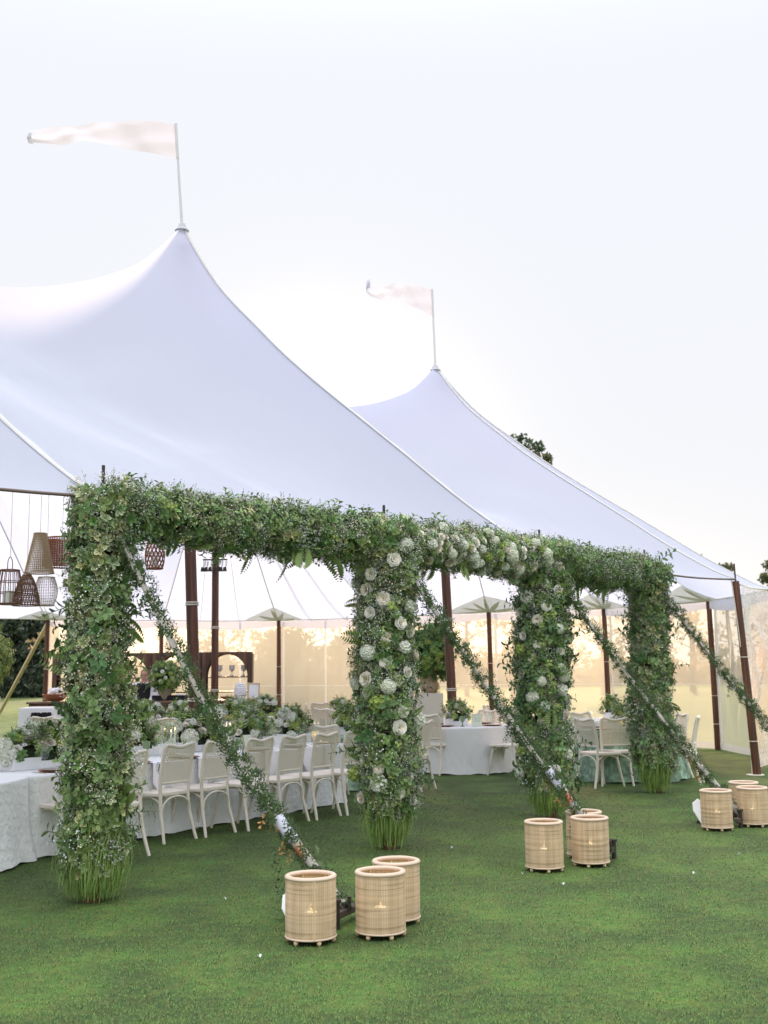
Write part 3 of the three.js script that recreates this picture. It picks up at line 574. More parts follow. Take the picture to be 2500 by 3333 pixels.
    // flowers face outwards all round, thickest on the tent's outside
    for (let i = 0; i < S.white; i++) {
      const y = 0.42 + 2.45 * (i + 0.7 * R()) / S.white, a = (i * 2.399 + R() * 0.8) % 6.283, r = radius(y / H, a) + 0.098, k = R();
      const kind = k < 0.70 ? 'rose' : k < 0.80 ? 'hydrangea' : k < 0.93 ? 'stock' : 'limeCluster', nm = { rose: 'white_rose', hydrangea: 'white_hydrangea', stock: 'white_stock', limeCluster: 'green_blossom' }[kind];
      put(nm, pick(R, FL[kind]), M.petal, part, V(x + Math.cos(a) * r, y, z + Math.sin(a) * r), V(Math.cos(a), 0.25 * (R() - 0.3), Math.sin(a)).normalize(), (kind === 'hydrangea' ? 0.62 : 1.05) + (kind === 'hydrangea' ? 0.35 : 0.45) * R(), R);
    }
  });
  // the beam, in three bays
  const bays = [
    { mix: [['box', 4], ['green', 3], ['pittoB', 2.2], ['airy', 2], ['airyGrey', 1], ['lime', 1]], n: 2000, flowers: 0, label: 'long left bay of the beam, all greenery', ferns: 22 },
    { mix: [['airyGrey', 0.8], ['box', 2.4], ['lime', 2.6], ['airy', 2.6], ['green', 1.5]], n: 1700, flowers: 128, label: 'middle bay of the beam, dense with white and blush roses', ferns: 8 },
    { mix: [['box', 5], ['airyGrey', 1.2], ['green', 2.5], ['airy', 1.2]], n: 1800, flowers: 0, label: 'right bay of the beam, small leaves and no flowers', ferns: 14 },
  ];
  bays.forEach((B, b) => {
    const R = rng(200 + b), [ax, az] = COL[b], [bx, bz] = COL[b + 1], A = V(ax, 2.86, az), E = V(bx, 2.86, bz), dir = E.clone().sub(A).normalize(), side = V(-dir.z, 0, dir.x), up = V(0, 1, 0);
    const radius = (t, th) => (0.085 + 0.035 * n3(Math.cos(th) + b * 7, t * 7, Math.sin(th)) + 0.025 * n3(Math.cos(th) * 2, t * 19, b)) * (1 + 0.12 * Math.max(0, -Math.sin(th))) + 0.02;
    const axis = (t) => A.clone().lerp(E, t).add(V(0, -0.035 + 0.03 * n2(t * 4, b * 5), 0));
    const part = mesh('floral_beam', sheet((u, v) => { const a = u * 6.2832, r = radius(v, a) * 0.68; return axis(v).addScaledVector(side, Math.cos(a) * r).addScaledVector(up, Math.sin(a) * r); }, 16, 40), M.darkCore, arch); part.userData.label = B.label;  // dark core again, shaded inside of the beam put into its colour
    dress(part, R, axis, side, up, radius, B.n * 1.3 | 0, () => choose(R, B.mix), 0.98, 1.1);
    // wispy tops and drooping undersides
    const tops = [], low = [];
    for (let i = 0; i < 95; i++) { const t = R(), p = axis(t).addScaledVector(side, (R() - 0.5) * 0.2); p.y += 0.09 + 0.03 * R(); tops.push({ p, d: V((R() - 0.5) * 0.9, 1, (R() - 0.5) * 0.9).normalize(), s: 1.0 + 0.7 * R() }); }
    for (let i = 0; i < 130; i++) { const t = R(), p = axis(t).addScaledVector(side, (R() - 0.5) * 0.3); p.y -= 0.07; low.push({ p, d: V((R() - 0.5) * 0.9, -1, (R() - 0.5) * 0.9).normalize(), s: 0.6 + 0.5 * R() }); }
    scatter('wispy_sprigs', tops.filter((_, i) => i % 2), G.box, M.leaf, part, R, 0.4); scatter('wispy_sprigs', tops.filter((_, i) => !(i % 2)), G.airyGrey, M.leaf, part, R, 0.4);
    scatter('drooping_sprigs', low.filter((_, i) => i % 3), b === 1 ? G.lime : G.green, M.leaf, part, R, 0.4); scatter('drooping_sprigs', low.filter((_, i) => !(i % 3)), G.box, M.leaf, part, R, 0.4);
    for (let i = 0; i < B.ferns; i++) { const p = axis(R()).addScaledVector(side, (R() - 0.5) * 0.3); p.y -= 0.10; put('fern_frond', G.fern, M.leaf, part, p, V((R() - 0.5), -1 + R() * 0.6, (R() - 0.5)).normalize(), 0.7 + 0.5 * R(), R); }
    for (let i = 0; i < B.flowers; i++) {
      const t = (i + R()) / B.flowers, th = (i % 4 === 3 ? R() * 6.283 : -0.9 + 2.1 * R()), d = side.clone().multiplyScalar(Math.cos(th) * (side.z > 0 ? 1 : -1)).addScaledVector(up, Math.sin(th)), p = axis(t).addScaledVector(d, radius(t, th) + 0.092), k = R();
      const kind = k < 0.5 ? 'rose' : k < 0.72 ? 'blush' : k < 0.84 ? 'hydrangea' : k < 0.94 ? 'stock' : 'limeCluster', nm = { rose: 'white_rose', blush: 'blush_rose', hydrangea: 'white_hydrangea', stock: 'white_stock', limeCluster: 'green_blossom' }[kind];
      put(nm, pick(R, FL[kind]), M.petal, part, p, d.clone().add(V(0, 0.1, 0)).normalize(), (kind === 'hydrangea' ? 0.55 : 0.85) + 0.4 * R(), R);
    }
    for (let i = 0; i < 20; i++) { const p = axis(R()).addScaledVector(side, (R() - 0.5) * 0.36); p.y += 0.12 - 0.3 * R(); put('leaf', G.salal, M.leaf, part, p, V((R() - 0.5), R() - 0.7, (R() - 0.5)).normalize(), 0.8 + 0.5 * R(), R); }
  });
}

// ------------------------------------------------------------------ garlanded guy straps and their stakes
const GUYS = ['garland down the strap from the nearest leafy column to the front stake', 'garland on the strap leading from the second column to the middle rattan lanterns', 'garland on the strap from the third column down to the right rattan lanterns', 'garland on the strap from the farthest column out of the right edge'];
COL.forEach(([x, z], i) => {
  const R = rng(300 + i), top = V(x + 0.12, 2.70, z + 0.06), foot = V(x + 1.84, 0.10, z + 0.86), g = thing('guy_garland', GUYS[i], 'garland', 0, 0, 0, 0);
  const dir = foot.clone().sub(top).normalize(), side = V(U.x, 0, U.y), nrm = V().crossVectors(side, dir).normalize(), L = top.distanceTo(foot);
  const ax = (t) => top.clone().lerp(foot, t).add(V(0, -(i ? 0.05 : 0.2) * Math.sin(Math.PI * t), 0));
  mesh('strap', sheet((u, v) => ax(v).addScaledVector(side, (u - 0.5) * 0.05).addScaledVector(nrm, 0.012 * Math.sin(v * 20) * (u - 0.5)), 2, 40), M.strap, g);
  mesh('rope', tube(Array.from({ length: 12 }, (_, k) => ax(k / 11).addScaledVector(nrm, 0.02)), 0.014, 6, 22), M.rope, g);
  if (i < 2) { mesh('printed_sleeve', tube([ax(0.735).addScaledVector(nrm, 0.0), ax(0.80)], 0.042, 10, 2), M.strapPrint, g); mesh('copper_clasp', tube([ax(0.815), ax(0.845)], 0.035, 8, 2), M.copper, g); }
  mesh('lower_sleeve', tube([ax(0.80), ax(0.99)], [0.034, 0.03], 10, 6), M.strap, g);
  const n = 620, vine = [], rus = [];
  for (let k = 0; k < n; k++) {
    const t = (k + R()) / n, a = R() * 6.283, thin = smoothstep(t, 0.74, 0.96), rr = (0.014 + 0.026 * R() * (0.6 + 0.7 * Math.abs(n2(t * 9, i)))) * (1 - 0.3 * thin);
    if (R() < thin * 0.6) continue;
    const d = side.clone().multiplyScalar(Math.cos(a)).addScaledVector(nrm, Math.sin(a)), p = ax(t).addScaledVector(d, rr);
    (R() < 0.82 ? vine : rus).push({ p, d: d.addScaledVector(dir, 0.35 + R() * 0.8).add(V(0, -0.3 * R(), 0)).normalize(), s: 0.32 + 0.24 * R() });
  }
  for (let k = 0; k < 11; k++) { const t = 0.08 + 0.84 * R(), a = R() * 6.283, d = side.clone().multiplyScalar(Math.cos(a)).addScaledVector(nrm, Math.sin(a)); for (let j = 0; j < 4; j++) vine.push({ p: ax(t).addScaledVector(d, 0.04 + 0.03 * j).add(V(0, -0.012 * j * j, 0)), d: d.clone().add(V(0, -0.5, 0)).normalize(), s: 0.55 - 0.06 * j }); }
  scatter('vine_leaves', vine, G.vine, M.leaf, g, R, 0.5); scatter('ruscus_leaves', rus, G.ruscus, M.leaf, g, R, 0.4);
  for (let k = 0; k < 34; k++) { const t = 0.04 + 0.9 * R(), a = R() * 6.283, d = side.clone().multiplyScalar(Math.cos(a)).addScaledVector(nrm, Math.sin(a)); put('leaf', G.vineLeaf, M.leaf, g, ax(t).addScaledVector(d, 0.045 + 0.03 * R()), d.clone().add(V(0, -0.4, 0)).normalize(), 1 + 0.5 * R(), R); }
  if (i !== 3) { const am = []; for (let k = 0; k < 14; k++) { const t = 0.70 + 0.15 * R(); am.push({ p: ax(t).add(V((R() - 0.5) * 0.10, -0.02 - 0.09 * R(), (R() - 0.5) * 0.10)), d: V(R() - 0.5, -0.4, R() - 0.5).normalize(), s: 0.45 + 0.35 * R() }); } scatter('amber_leaves', am, G.vineAmber, M.leaf, g, R, 0.5); }
  { const s = []; for (let k = 0; k < 7; k++) s.push({ p: ax(0.80).add(V(-0.10 + 0.012 * k, -0.04 - 0.055 * k, 0.03)), d: V(-0.3, -1, 0.2).normalize(), s: 0.85 }); if (i === 0) scatter('trailing_vine', s, G.vine, M.leaf, g, R, 0.4); }
  // stake set
  const st = thing('tent_stake', ['dark iron stakes and bar behind the front rattan lanterns', 'dark iron stake between the middle rattan lanterns', 'dark iron stake hidden behind the right rattan lanterns', 'dark iron stake beyond the right edge'][i], 'tent stake', x + 1.84, 0, z + 0.85, face(-0.9, -0.41));
  mesh('spike', [cyl(0.02, 0.02, 0.16, -0.16, 0, 0.02, 10), cyl(0.03, 0.03, 0.02, -0.16, 0.16, 0.02, 10)], M.iron, st); mesh('spike', [cyl(0.02, 0.02, 0.14, 0.16, 0, 0.02, 10), cyl(0.03, 0.03, 0.02, 0.16, 0.14, 0.02, 10)], M.iron, st);
  mesh('bar', box(0.46, 0.045, 0.05, 0, 0.075, 0, 0.008), std({ color: lin(0.08, 0.06, 0.05), roughness: 0.6 }), st);
  mesh('ratchet', [box(0.06, 0.05, 0.09, 0, 0.105, -0.03, 0.008), cyl(0.014, 0.014, 0.09, 0, 0.08, 0.03, 8)], M.iron, st);
});
// white plates leaning by the stakes
for (const [x, z, tl, label] of [[-0.535, -7.33, 0.3, 'white metal plate leaning behind the front left rattan lantern'], [3.30, -11.95, 0.5, 'white metal plate leaning beside the right group of rattan lanterns']]) {
  const t = thing('white_plate', label, 'plate', x, 0, z, 0.5);
  const s = new THREE.Shape(); s.moveTo(-0.09, 0); s.lineTo(0.1, 0); s.lineTo(0.12, 0.2); s.lineTo(0.05, 0.28); s.lineTo(-0.06, 0.27); s.lineTo(-0.11, 0.19); s.closePath();
  const g = new THREE.ExtrudeGeometry(s, { depth: 0.006, bevelEnabled: true, bevelSize: 0.004, bevelThickness: 0.002, bevelSegments: 1 }); g.rotateZ(0.32).rotateX(-0.35).translate(0, 0.02, 0);
  g.scale(0.8, 0.85, 0.8); mesh('sheet', g, M.white, t); mesh('prop', box(0.18, 0.03, 0.05, 0.02, 0.015, -0.04, 0.006), M.iron, t);
}

// ------------------------------------------------------------------ rattan candle lanterns on the lawn
function candleIn(parent, y, r, h, mat = M.wax, lit = 0.012) {
  const c = mesh('candle', lathe([[0, 0], [r, 0], [r, h], [r * 0.85, h + 0.004], [r * 0.3, h - 0.004], [0, h - 0.004]], 18).translate(0, y, 0), mat, parent);
  mesh('wick', cyl(0.0012, 0.0012, 0.014, 0, y + h - 0.004, 0, 5), M.black, c);
  mesh('flame', lathe([[0.0, 0], [0.0045, 0.006], [0.0052, 0.011], [0.0034, 0.019], [0, 0.028]], 10).translate(0, y + h + 0.006, 0), M.flame, c);
  const l = new THREE.PointLight(lin(1, 0.66, 0.34), lit); l.name = 'candle_light'; l.position.set(0, y + h + 0.02, 0); l.castShadow = true; l.shadow.radius = 0.35; c.add(l);
  return c;
}
const LANT = [
  [-0.47, -7.02, 0.2, 'rattan lantern standing alone left of the front stake', 'front'], [-0.05, -7.14, 1.3, 'front rattan lantern of the overlapping pair nearest the camera', 'front'], [0.05, -7.52, 2.1, 'rattan lantern tucked behind the nearest one of the front pair', 'front'],
  [1.26, -9.33, 0.9, 'rattan lantern left of the gap in the middle group', 'middle'], [1.67, -9.54, 2.6, 'rattan lantern with an upright seam at the right of the middle group', 'middle'], [1.69, -9.93, 0.4, 'rattan lantern mostly hidden at the back of the middle group', 'middle'],
  [3.28, -11.48, 1.9, 'rattan lantern beside the white plate in the right group', 'right'], [3.72, -11.72, 0.1, 'rattan lantern cut by the right edge of the picture', 'right'], [3.80, -12.25, 2.9, 'rattan lantern at the back of the right group', 'right'],
];
let lantern0;
LANT.forEach(([x, z, turn, label, grp], i) => {
  if (i === 0) {
    lantern0 = thing('rattan_lantern', label, 'lantern', x, 0, z, turn); const t = lantern0, r = 0.152;
    mesh('woven_shade', sheet((u, v) => { const a = u * 6.28318, q = r * (1 + 0.012 * Math.sin(v * 3.1)); return V(Math.cos(a) * q, lerp(0.035, 0.375, v), -Math.sin(a) * q); }, 64, 6), M.rattan, t);
    mesh('top_rim', sheet((u, v) => { const a = u * 6.28318, b = v * 6.28318, R = r - 0.011 + 0.0165 * Math.cos(b), w = 1 + 0.004 * Math.sin(a * 5); return V(Math.cos(a) * R * w, 0.378 + 0.0145 * Math.sin(b), -Math.sin(a) * R * w); }, 64, 12), M.rattanRim, t);
    mesh('bottom_rim', ring(r - 0.001, 0.0062, 0, 0.035, 0, 56, 8), M.rattanRim, t);
    mesh('base_disc', cyl(r - 0.004, r - 0.004, 0.008, 0, 0.03, 0, 40), M.rattanFoot, t);
    for (let k = 0; k < 6; k++) { const a = k / 6 * 6.283 + 0.3; mesh('foot', at(new THREE.SphereGeometry(0.0145, 12, 10).scale(1, 1.15, 1), Math.cos(a) * (r - 0.014), 0.0165, Math.sin(a) * (r - 0.012)), M.rattanFoot, t); mesh('upright_cane', cyl(0.007, 0.007, 0.345, Math.cos(a) * (r - 0.012), 0.036, Math.sin(a) * (r - 0.012), 7), M.rattanFoot, t); }
    mesh('overlap_seam', box(0.007, 0.335, 0.006, 0, 0.205, r + 0.003, 0.002), M.rattanFoot, t);
    mesh('glass_sleeve', cyl(0.06, 0.06, 0.20, 0, 0.04, 0, 28, true), M.glass, t);
    candleIn(t, 0.039, 0.045, 0.13);
  } else copyOf(lantern0, label, x, 0, z, turn);
});

// ------------------------------------------------------------------ chairs
const CH = {};
{
  const hw = 0.19, yT = 0.915;
  const seatS = new THREE.Shape(); seatS.moveTo(-0.19, -0.19); seatS.bezierCurveTo(-0.22, -0.19, -0.235, 0.12, -0.215, 0.19); seatS.bezierCurveTo(-0.19, 0.245, 0.19, 0.245, 0.215, 0.19); seatS.bezierCurveTo(0.235, 0.12, 0.22, -0.19, 0.19, -0.19); seatS.closePath();
  CH.seat = new THREE.ExtrudeGeometry(seatS, { depth: 0.02, bevelEnabled: true, bevelSize: 0.01, bevelThickness: 0.008, bevelSegments: 3, curveSegments: 10 }).rotateX(-Math.PI / 2).translate(0, 0.44, 0);
  CH.rear = (s) => tube([[s * 0.215, 0, 0.285], [s * 0.20, 0.14, 0.245], [s * 0.188, 0.30, 0.205], [s * 0.183, 0.47, 0.19]], [0.0155, 0.018, 0.0185], 9, 8);
  CH.front = (s) => tube([[s * 0.205, 0, -0.245], [s * 0.19, 0.18, -0.20], [s * 0.178, 0.36, -0.165], [s * 0.175, 0.445, -0.16]], [0.014, 0.0175, 0.018], 9, 8);
  CH.frame = tube([[-hw + 0.006, 0.45, 0.19], [-hw, 0.58, 0.195], [-hw - 0.004, 0.74, 0.222], [-hw - 0.006, 0.86, 0.25], [-hw + 0.012, 0.912, 0.263], [-hw + 0.06, 0.915, 0.265], [0, 0.893, 0.268], [hw - 0.06, 0.915, 0.265], [hw - 0.012, 0.912, 0.263], [hw + 0.006, 0.86, 0.25], [hw + 0.004, 0.74, 0.222], [hw, 0.58, 0.195], [hw - 0.006, 0.45, 0.19]], 0.0185, 9, 72);
  CH.rail = tube([[-hw, 0.555, 0.194], [0, 0.555, 0.205], [hw, 0.555, 0.194]], 0.013, 8, 8);
  CH.cane = sheet((u, v) => { const y = lerp(0.555, 0.902, v), z = 0.192 + 0.076 * Math.pow((y - 0.5) / 0.41, 1.4); return V((u - 0.5) * 2 * (hw - 0.004), y - 0.012 * v * (1 - Math.abs(u - 0.5) * 2), z + 0.010 * (1 - Math.pow((u - 0.5) * 2, 2))); }, 8, 10, (u, v) => [u * 0.36, v * 0.35]);
  CH.brace = (a, b) => { const p = [], m = [(a[0] + b[0]) / 2, (a[2] + b[2]) / 2]; for (let i = 0; i <= 10; i++) { const t = i / 10, s = Math.sin(Math.PI * t); p.push([lerp(a[0], b[0], 0.5 - 0.5 * Math.cos(Math.PI * t)), a[1] + (0.425 - a[1]) * Math.pow(s, 0.62), lerp(a[2], b[2], 0.5 - 0.5 * Math.cos(Math.PI * t))]); } return tube(p, 0.0105, 7, 20); };
}
const chair0 = thing('cane_chair', '', 'chair');
{
  mesh('seat', CH.seat, M.chair, chair0);
  for (const s of [-1, 1]) { mesh('leg', CH.rear(s), M.chair, chair0); mesh('leg', CH.front(s), M.chair, chair0); }
  mesh('back_frame', CH.frame, M.chair, chair0); mesh('back_rail', CH.rail, M.chair, chair0); mesh('cane_panel', CH.cane, M.cane, chair0);
  const rl = [-0.19, 0.24, 0.222], rr = [0.19, 0.24, 0.222], fl = [-0.182, 0.24, -0.19], fr = [0.182, 0.24, -0.19];
  for (const [a, b] of [[rl, rr], [fl, fr], [rl, fl], [rr, fr]]) mesh('brace', CH.brace(a, b), M.chair, chair0);
}
let chairN = 0;
function chair(x, z, fx, fz, label, group) {
  const turn = face(fx, fz);
  if (!chairN++) { chair0.position.set(x, 0, z); chair0.rotation.y = turn; return tag(chair0, label, null, group); }
  return copyOf(chair0, label, x, 0, z, turn, group);
}
const byFoot = (ax, az, fx, fz, label, group) => { const l = Math.hypot(fx, fz), a = fx / l, b = fz / l; return chair(ax - b * 0.215 + a * 0.285, az + a * 0.215 + b * 0.285, a, b, label, group); };   // from the left rear foot
const byTop = (tx, tz, fx, fz, label, group) => { const l = Math.hypot(fx, fz); return chair(tx + fx / l * 0.26, tz + fz / l * 0.26, fx, fz, label, group); };

// ------------------------------------------------------------------ tables
// a cloth over any convex outline: top, rounded edge, skirt that gathers into folds towards the floor
function drapeGeo(outline, h, seed, fold = 0.03, freq = 5, corner = 0.12, flare = 0.05) {
  const R = rng(seed), shape = new THREE.Shape(outline.map(([x, z]) => new THREE.Vector2(x, -z))), pts = shape.getSpacedPoints(220).slice(0, 220);
  let cx = 0, cz = 0; for (const p of pts) { cx += p.x / pts.length; cz -= p.y / pts.length; }
  const P = pts.map((p) => V(p.x, 0, -p.y)), n = P.length, nor = P.map((_, i) => { const a = P[(i + n - 2) % n], b = P[(i + 2) % n], t = b.clone().sub(a).normalize(), o = V(t.z, 0, -t.x); return o.dot(V(P[i].x - cx, 0, P[i].z - cz)) < 0 ? o.negate() : o; });
  const per = shape.getLength(), ph = R() * 6;
  const prof = [[-0.03, 0], [-0.008, -0.002], [0.004, -0.012], [0.006, -0.03], ...Array.from({ length: 14 }, (_, k) => [0.006, -0.03 - (h - 0.045) * ((k + 1) / 14)])];
  const skirt = sheet((u, v) => {
    const i = Math.round(u * n) % n, k = Math.round(v * (prof.length - 1)), [o, y] = prof[k], d = clamp(-y / h, 0, 1), s = u * per;
    const w = Math.pow(d, 1.25) * (fold * (0.55 * Math.sin(s * freq + ph + 1.3 * n2(s * 0.9 + seed, 3)) + 0.75 * n2(s * 1.7 + seed * 3, d * 0.8) ) + flare * d) + 0.006 * n2(s * 7, d * 5 + seed) * d;
    const pool = d > 0.93 ? (d - 0.93) / 0.07 * 0.02 * n2(s * 3.3, seed) : 0;
    return P[i].clone().addScaledVector(nor[i], o + Math.max(w, -0.02 * d)).setY(Math.max(0.004, h + y + pool));
  }, n, prof.length - 1, (u, v) => [u * per, -prof[Math.round(v * (prof.length - 1))][1]]);
  const inner = P.map((p, i) => { const q = p.clone().addScaledVector(nor[i], -0.03); return new THREE.Vector2(q.x, -q.z); });
  const top = new THREE.ShapeGeometry(new THREE.Shape(inner)).rotateX(-Math.PI / 2).translate(0, h, 0);
  return merge([skirt, top]);
}
const circle = (r, n = 64) => Array.from({ length: n }, (_, i) => [r * Math.cos(i / n * 6.28318), r * Math.sin(i / n * 6.28318)]);
const rounded = (pts, r) => { const o = [], n = pts.length; pts.forEach((p, i) => { const a = pts[(i + n - 1) % n], b = pts[(i + 1) % n], la = Math.hypot(a[0] - p[0], a[1] - p[1]), lb = Math.hypot(b[0] - p[0], b[1] - p[1]), ka = Math.min(0.45, r / la), kb = Math.min(0.45, r / lb), A = [lerp(p[0], a[0], ka), lerp(p[1], a[1], ka)], B = [lerp(p[0], b[0], kb), lerp(p[1], b[1], kb)]; for (let k = 0; k <= 4; k++) { const t = k / 4; o.push([(1 - t) ** 2 * A[0] + 2 * t * (1 - t) * p[0] + t * t * B[0], (1 - t) ** 2 * A[1] + 2 * t * (1 - t) * p[1] + t * t * B[1]]); } }); return o; };
function table(name, label, x, z, outline, mat, seed, o = {}) {
  const t = thing(name, label, 'table', x, 0, z, 0, o.group), h = o.h ?? 0.72;
  mesh('tablecloth', drapeGeo(outline, h, seed, o.fold, o.freq, 0.1, o.flare), mat, t);
  const xs = outline.map((p) => p[0]), zs = outline.map((p) => p[1]);
  return t;
}
// near long table: two cloths meeting at a fold, running away along the chairs
const nk = (x, z) => (x < -0.3 && z > -14.6 ? 1.045 : 1);            // the near table stands this much farther along its sight lines than first measured
{
  const F1 = [-3.13, -10.14], F2 = [-2.31, -11.5], F3 = [-1.60, -12.58], F4 = [-0.50, -14.2];
  const c = [-2.0, -12.8], rel = (l) => l.map(([x, z]) => [x - c[0], z - c[1]]);
  const D = 1.22, m = (p) => [p[0] + N.x * D * 0.96 - 0.08, p[1] + N.y * D * 0.96];
  table('long_table', 'long white damask table behind the row of cane chairs, seen past the nearest column', c[0], c[1], rounded(rel([F1, F2, F3, F4, m(F4), m(F3), m(F2), [F1[0] - 1.12, F1[1] - 0.42]]), 0.06), M.jacquard, 3, { fold: 0.028, freq: 6, flare: 0.03 });
  const c2 = [-3.76, -9.0];
  table('long_table', 'white damask table cut by the left edge of the picture', c2[0], c2[1], rounded([[-3.16, -10.1], [-3.17, -9.66], [-3.47, -8.77], [-4.1, -7.9], [-5.25, -8.5], [-4.72, -9.55], [-4.34, -10.55]].map(([x, z]) => [x - c2[0], z - c2[1]]), 0.05), M.jacquard, 8, { fold: 0.035, freq: 7, flare: 0.06 });
}
const T2 = table('long_table', 'second long white table with flowers, beyond the near one and before the bar', -3.05, -18.95, rounded([[-1.75, -0.55], [1.4, -0.4], [1.4, 0.62], [-1.75, 0.5]], 0.06), M.linen, 5, {});
const TG = table('round_table', 'round green velvet table between the third and fourth columns', 3.56, -16.9, circle(0.77), M.velvet, 12, { fold: 0.055, freq: 8.5, flare: 0.09 });
const T16 = table('round_table', 'round white linen table with a number card, between the second and third columns', 1.25, -18.5, circle(0.8), M.linen, 13, { fold: 0.035, freq: 5, flare: 0.05 });
const TG2 = table('round_table', 'round green table half hidden behind the second column', -0.55, -16.25, circle(0.74), M.velvet, 14, { fold: 0.05, freq: 8, flare: 0.08 });
const TG3 = table('round_table', 'round green table far back behind the white linen table', 3.0, -21.6, circle(0.76), M.velvet, 15, { fold: 0.05, freq: 8, flare: 0.08 });
const T6 = table('round_table', 'round white table full of glasses behind the green velvet table', 4.1, -20.2, circle(0.78), M.linen, 16, { fold: 0.04, flare: 0.06 });
const T7 = table('round_table', 'round green table near the clear wall left of the second column', -0.55, -22.3, circle(0.76), M.velvet, 17, { fold: 0.05, freq: 8, flare: 0.08 });
table('cocktail_table', 'tall white draped cocktail table on the lawn at the left', -5.98, -19.7, rounded([[-0.3, -0.3], [0.3, -0.3], [0.3, 0.3], [-0.3, 0.3]], 0.03), M.linen, 19, { h: 1.06, fold: 0.05, freq: 7, flare: 0.20 });

// near row: eight chairs with their backs to the camera
const CG = 'cane chairs along the near side of the long white table', f0 = [-0.82, -0.57];
const rowA = [
  [-2.79, -10.02, 'cane chair left of the nearest column, only seat and legs showing'], [-2.37, -9.93, 'cane chair half hidden behind the right side of the nearest column'],
  [-2.12, -10.94, 'cane chair just right of the nearest column, full back showing'], [-1.79, -11.35, 'cane chair beside the full backed one, partly behind the long vine garland'], [-1.42, -11.76, 'cane chair mostly hidden behind the middle of the front garland'],
  [-1.10, -12.15, 'cane chair just right of the front garland along the long table'], [-0.77, -12.55, 'cane chair second from the far end of the near row'], [-0.45, -12.94, 'cane chair at the far end of the row, against the second column'],
];
rowA.forEach(([x, z, l]) => byFoot(x, z, f0[0], f0[1], l, CG));
// chairs whose backs are known by the top rail
const FARG = 'cane chairs at the tables deeper in the tent';
for (const [x, z, fx, fz, l] of [
  [-0.81, -14.67, 0.2, -1, 'cane chair at the end of the long table facing the half hidden green table'], [-1.15, -16.2, 1, 0.1, 'pale cane chair left of the half hidden green table'], [0.54, -15.52, -0.87, -0.48, 'cane chair turned sideways just right of the second column'], [0.42, -16.5, -1, 0.15, 'cane chair behind the sideways one, right of the second column'],
  [0.66, -17.8, 0.6, -0.7, 'cane chair at the front left of the white linen table'], [2.08, -17.5, -0.8, -0.55, 'cane chair at the right of the white linen table, crossed by a garland'], [1.77, -19.55, -0.4, 0.9, 'cane chair on the far side of the white linen table'],
  [2.25, -20.7, 0.7, -0.7, 'tan backed cane chair in front of the far green table'], [1.95, -22.3, 0.9, 0.3, 'cane chair left of the far green table'], [1.57, -23.9, 0.9, 0.4, 'cane chair seen edge on near the clear end wall'],
  [0.43, -22.2, -0.8, -0.2, 'cane chair just left of the white pedestal'], [0.5, -25.6, -0.3, -1, 'pale cane chair close to the clear wall beside the pedestal'],
  [-3.90, -17.75, 0, -1, 'cane chair nearest the first column at the second long table'], [-3.56, -17.6, 0, -1, 'cane chair under the tall candle cylinder at the second long table'], [-3.15, -17.5, 0.05, -1, 'cane chair left of the thick pole at the second long table'], [-2.72, -17.5, 0, -1, 'cane chair right of the thick pole at the second long table'],
  [-1.95, -17.75, 0, -1, 'cane chair above the middle flowers of the near table'], [-1.35, -18.3, -0.9, -0.4, 'cane chair at the right end of the second long table'], [-1.8, -20.05, -0.1, 1, 'shaded cane chair on the far side of the second long table'],
  [-1.22, -21.32, 0.6, -0.7, 'cane chair at the left of the green table near the clear wall'], [-0.95, -20.9, 0.3, -1, 'tan backed cane chair before the green table near the clear wall'], [-1.0, -23.6, 0.3, 0.9, 'cane chair behind the green table near the clear wall'], [-1.72, -24.5, 1, 0, 'cane chair seen edge on, alone before the clear wall'], [-1.47, -25.3, 0.1, -1, 'small cane chair farthest back, left of the second column'],
  [-5.70, -18.9, -0.2, -1, 'cane chair in front of the tall draped cocktail table'], [-5.55, -20.2, -0.9, 0.1, 'cane chair to the right of the cocktail table'], [-5.15, -18.2, -0.1, -1, 'cane chair left of the nearest column, beyond the flowers'],
]) byTop(x, z, fx, fz, l, FARG);
// around the green velvet table
const GG = 'cane chairs around the round green velvet table';
byFoot(2.95, -15.75, 0.05, -1, 'cane chair squarely facing the round green velvet table', GG);
byFoot(2.58, -15.82, 0.86, -0.5, 'cane chair left of the green velvet table, half behind the third column', GG);
byTop(4.36, -15.95, -0.93, -0.35, 'cane chair seen from its side, right of the fourth column', GG);
byTop(4.42, -17.0, -0.9, 0.15, 'cane chair just right of the fourth column, beyond the sideways one', GG);
byTop(3.05, -17.9, 0.5, 0.86, 'cane chair on the far side of the green velvet table', GG);
// black fur throw over the chair by the cocktail table
{
  const t = thing('fur_throw', 'black fur throw hanging over the back of a chair by the cocktail table', 'throw', -5.83, 0.62, -19.2), R = rng(8);
  mesh('throw', sheet((u, v) => { const a = (v - 0.5) * 3.0; return V((u - 0.5) * 0.34, 0.36 - Math.abs(v - 0.5) * 0.62 + 0.012 * n2(u * 9, v * 9), 0.07 * Math.sin(a) + 0.02 * n2(u * 14, v * 14)); }, 24, 24), M.black, t);
  const tufts = []; for (let i = 0; i < 500; i++) { const u = R(), v = R(), a = (v - 0.5) * 3.0; tufts.push({ p: V((u - 0.5) * 0.36, 0.36 - Math.abs(v - 0.5) * 0.62, 0.07 * Math.sin(a)), d: V(R() - 0.5, R() - 0.6, v > 0.5 ? 1 : -1).normalize(), s: 0.6 + R() }); }
  scatter('fur', tufts, clean(new THREE.ConeGeometry(0.006, 0.05, 3).translate(0, 0.025, 0)), M.black, t, R, 0.1);
}

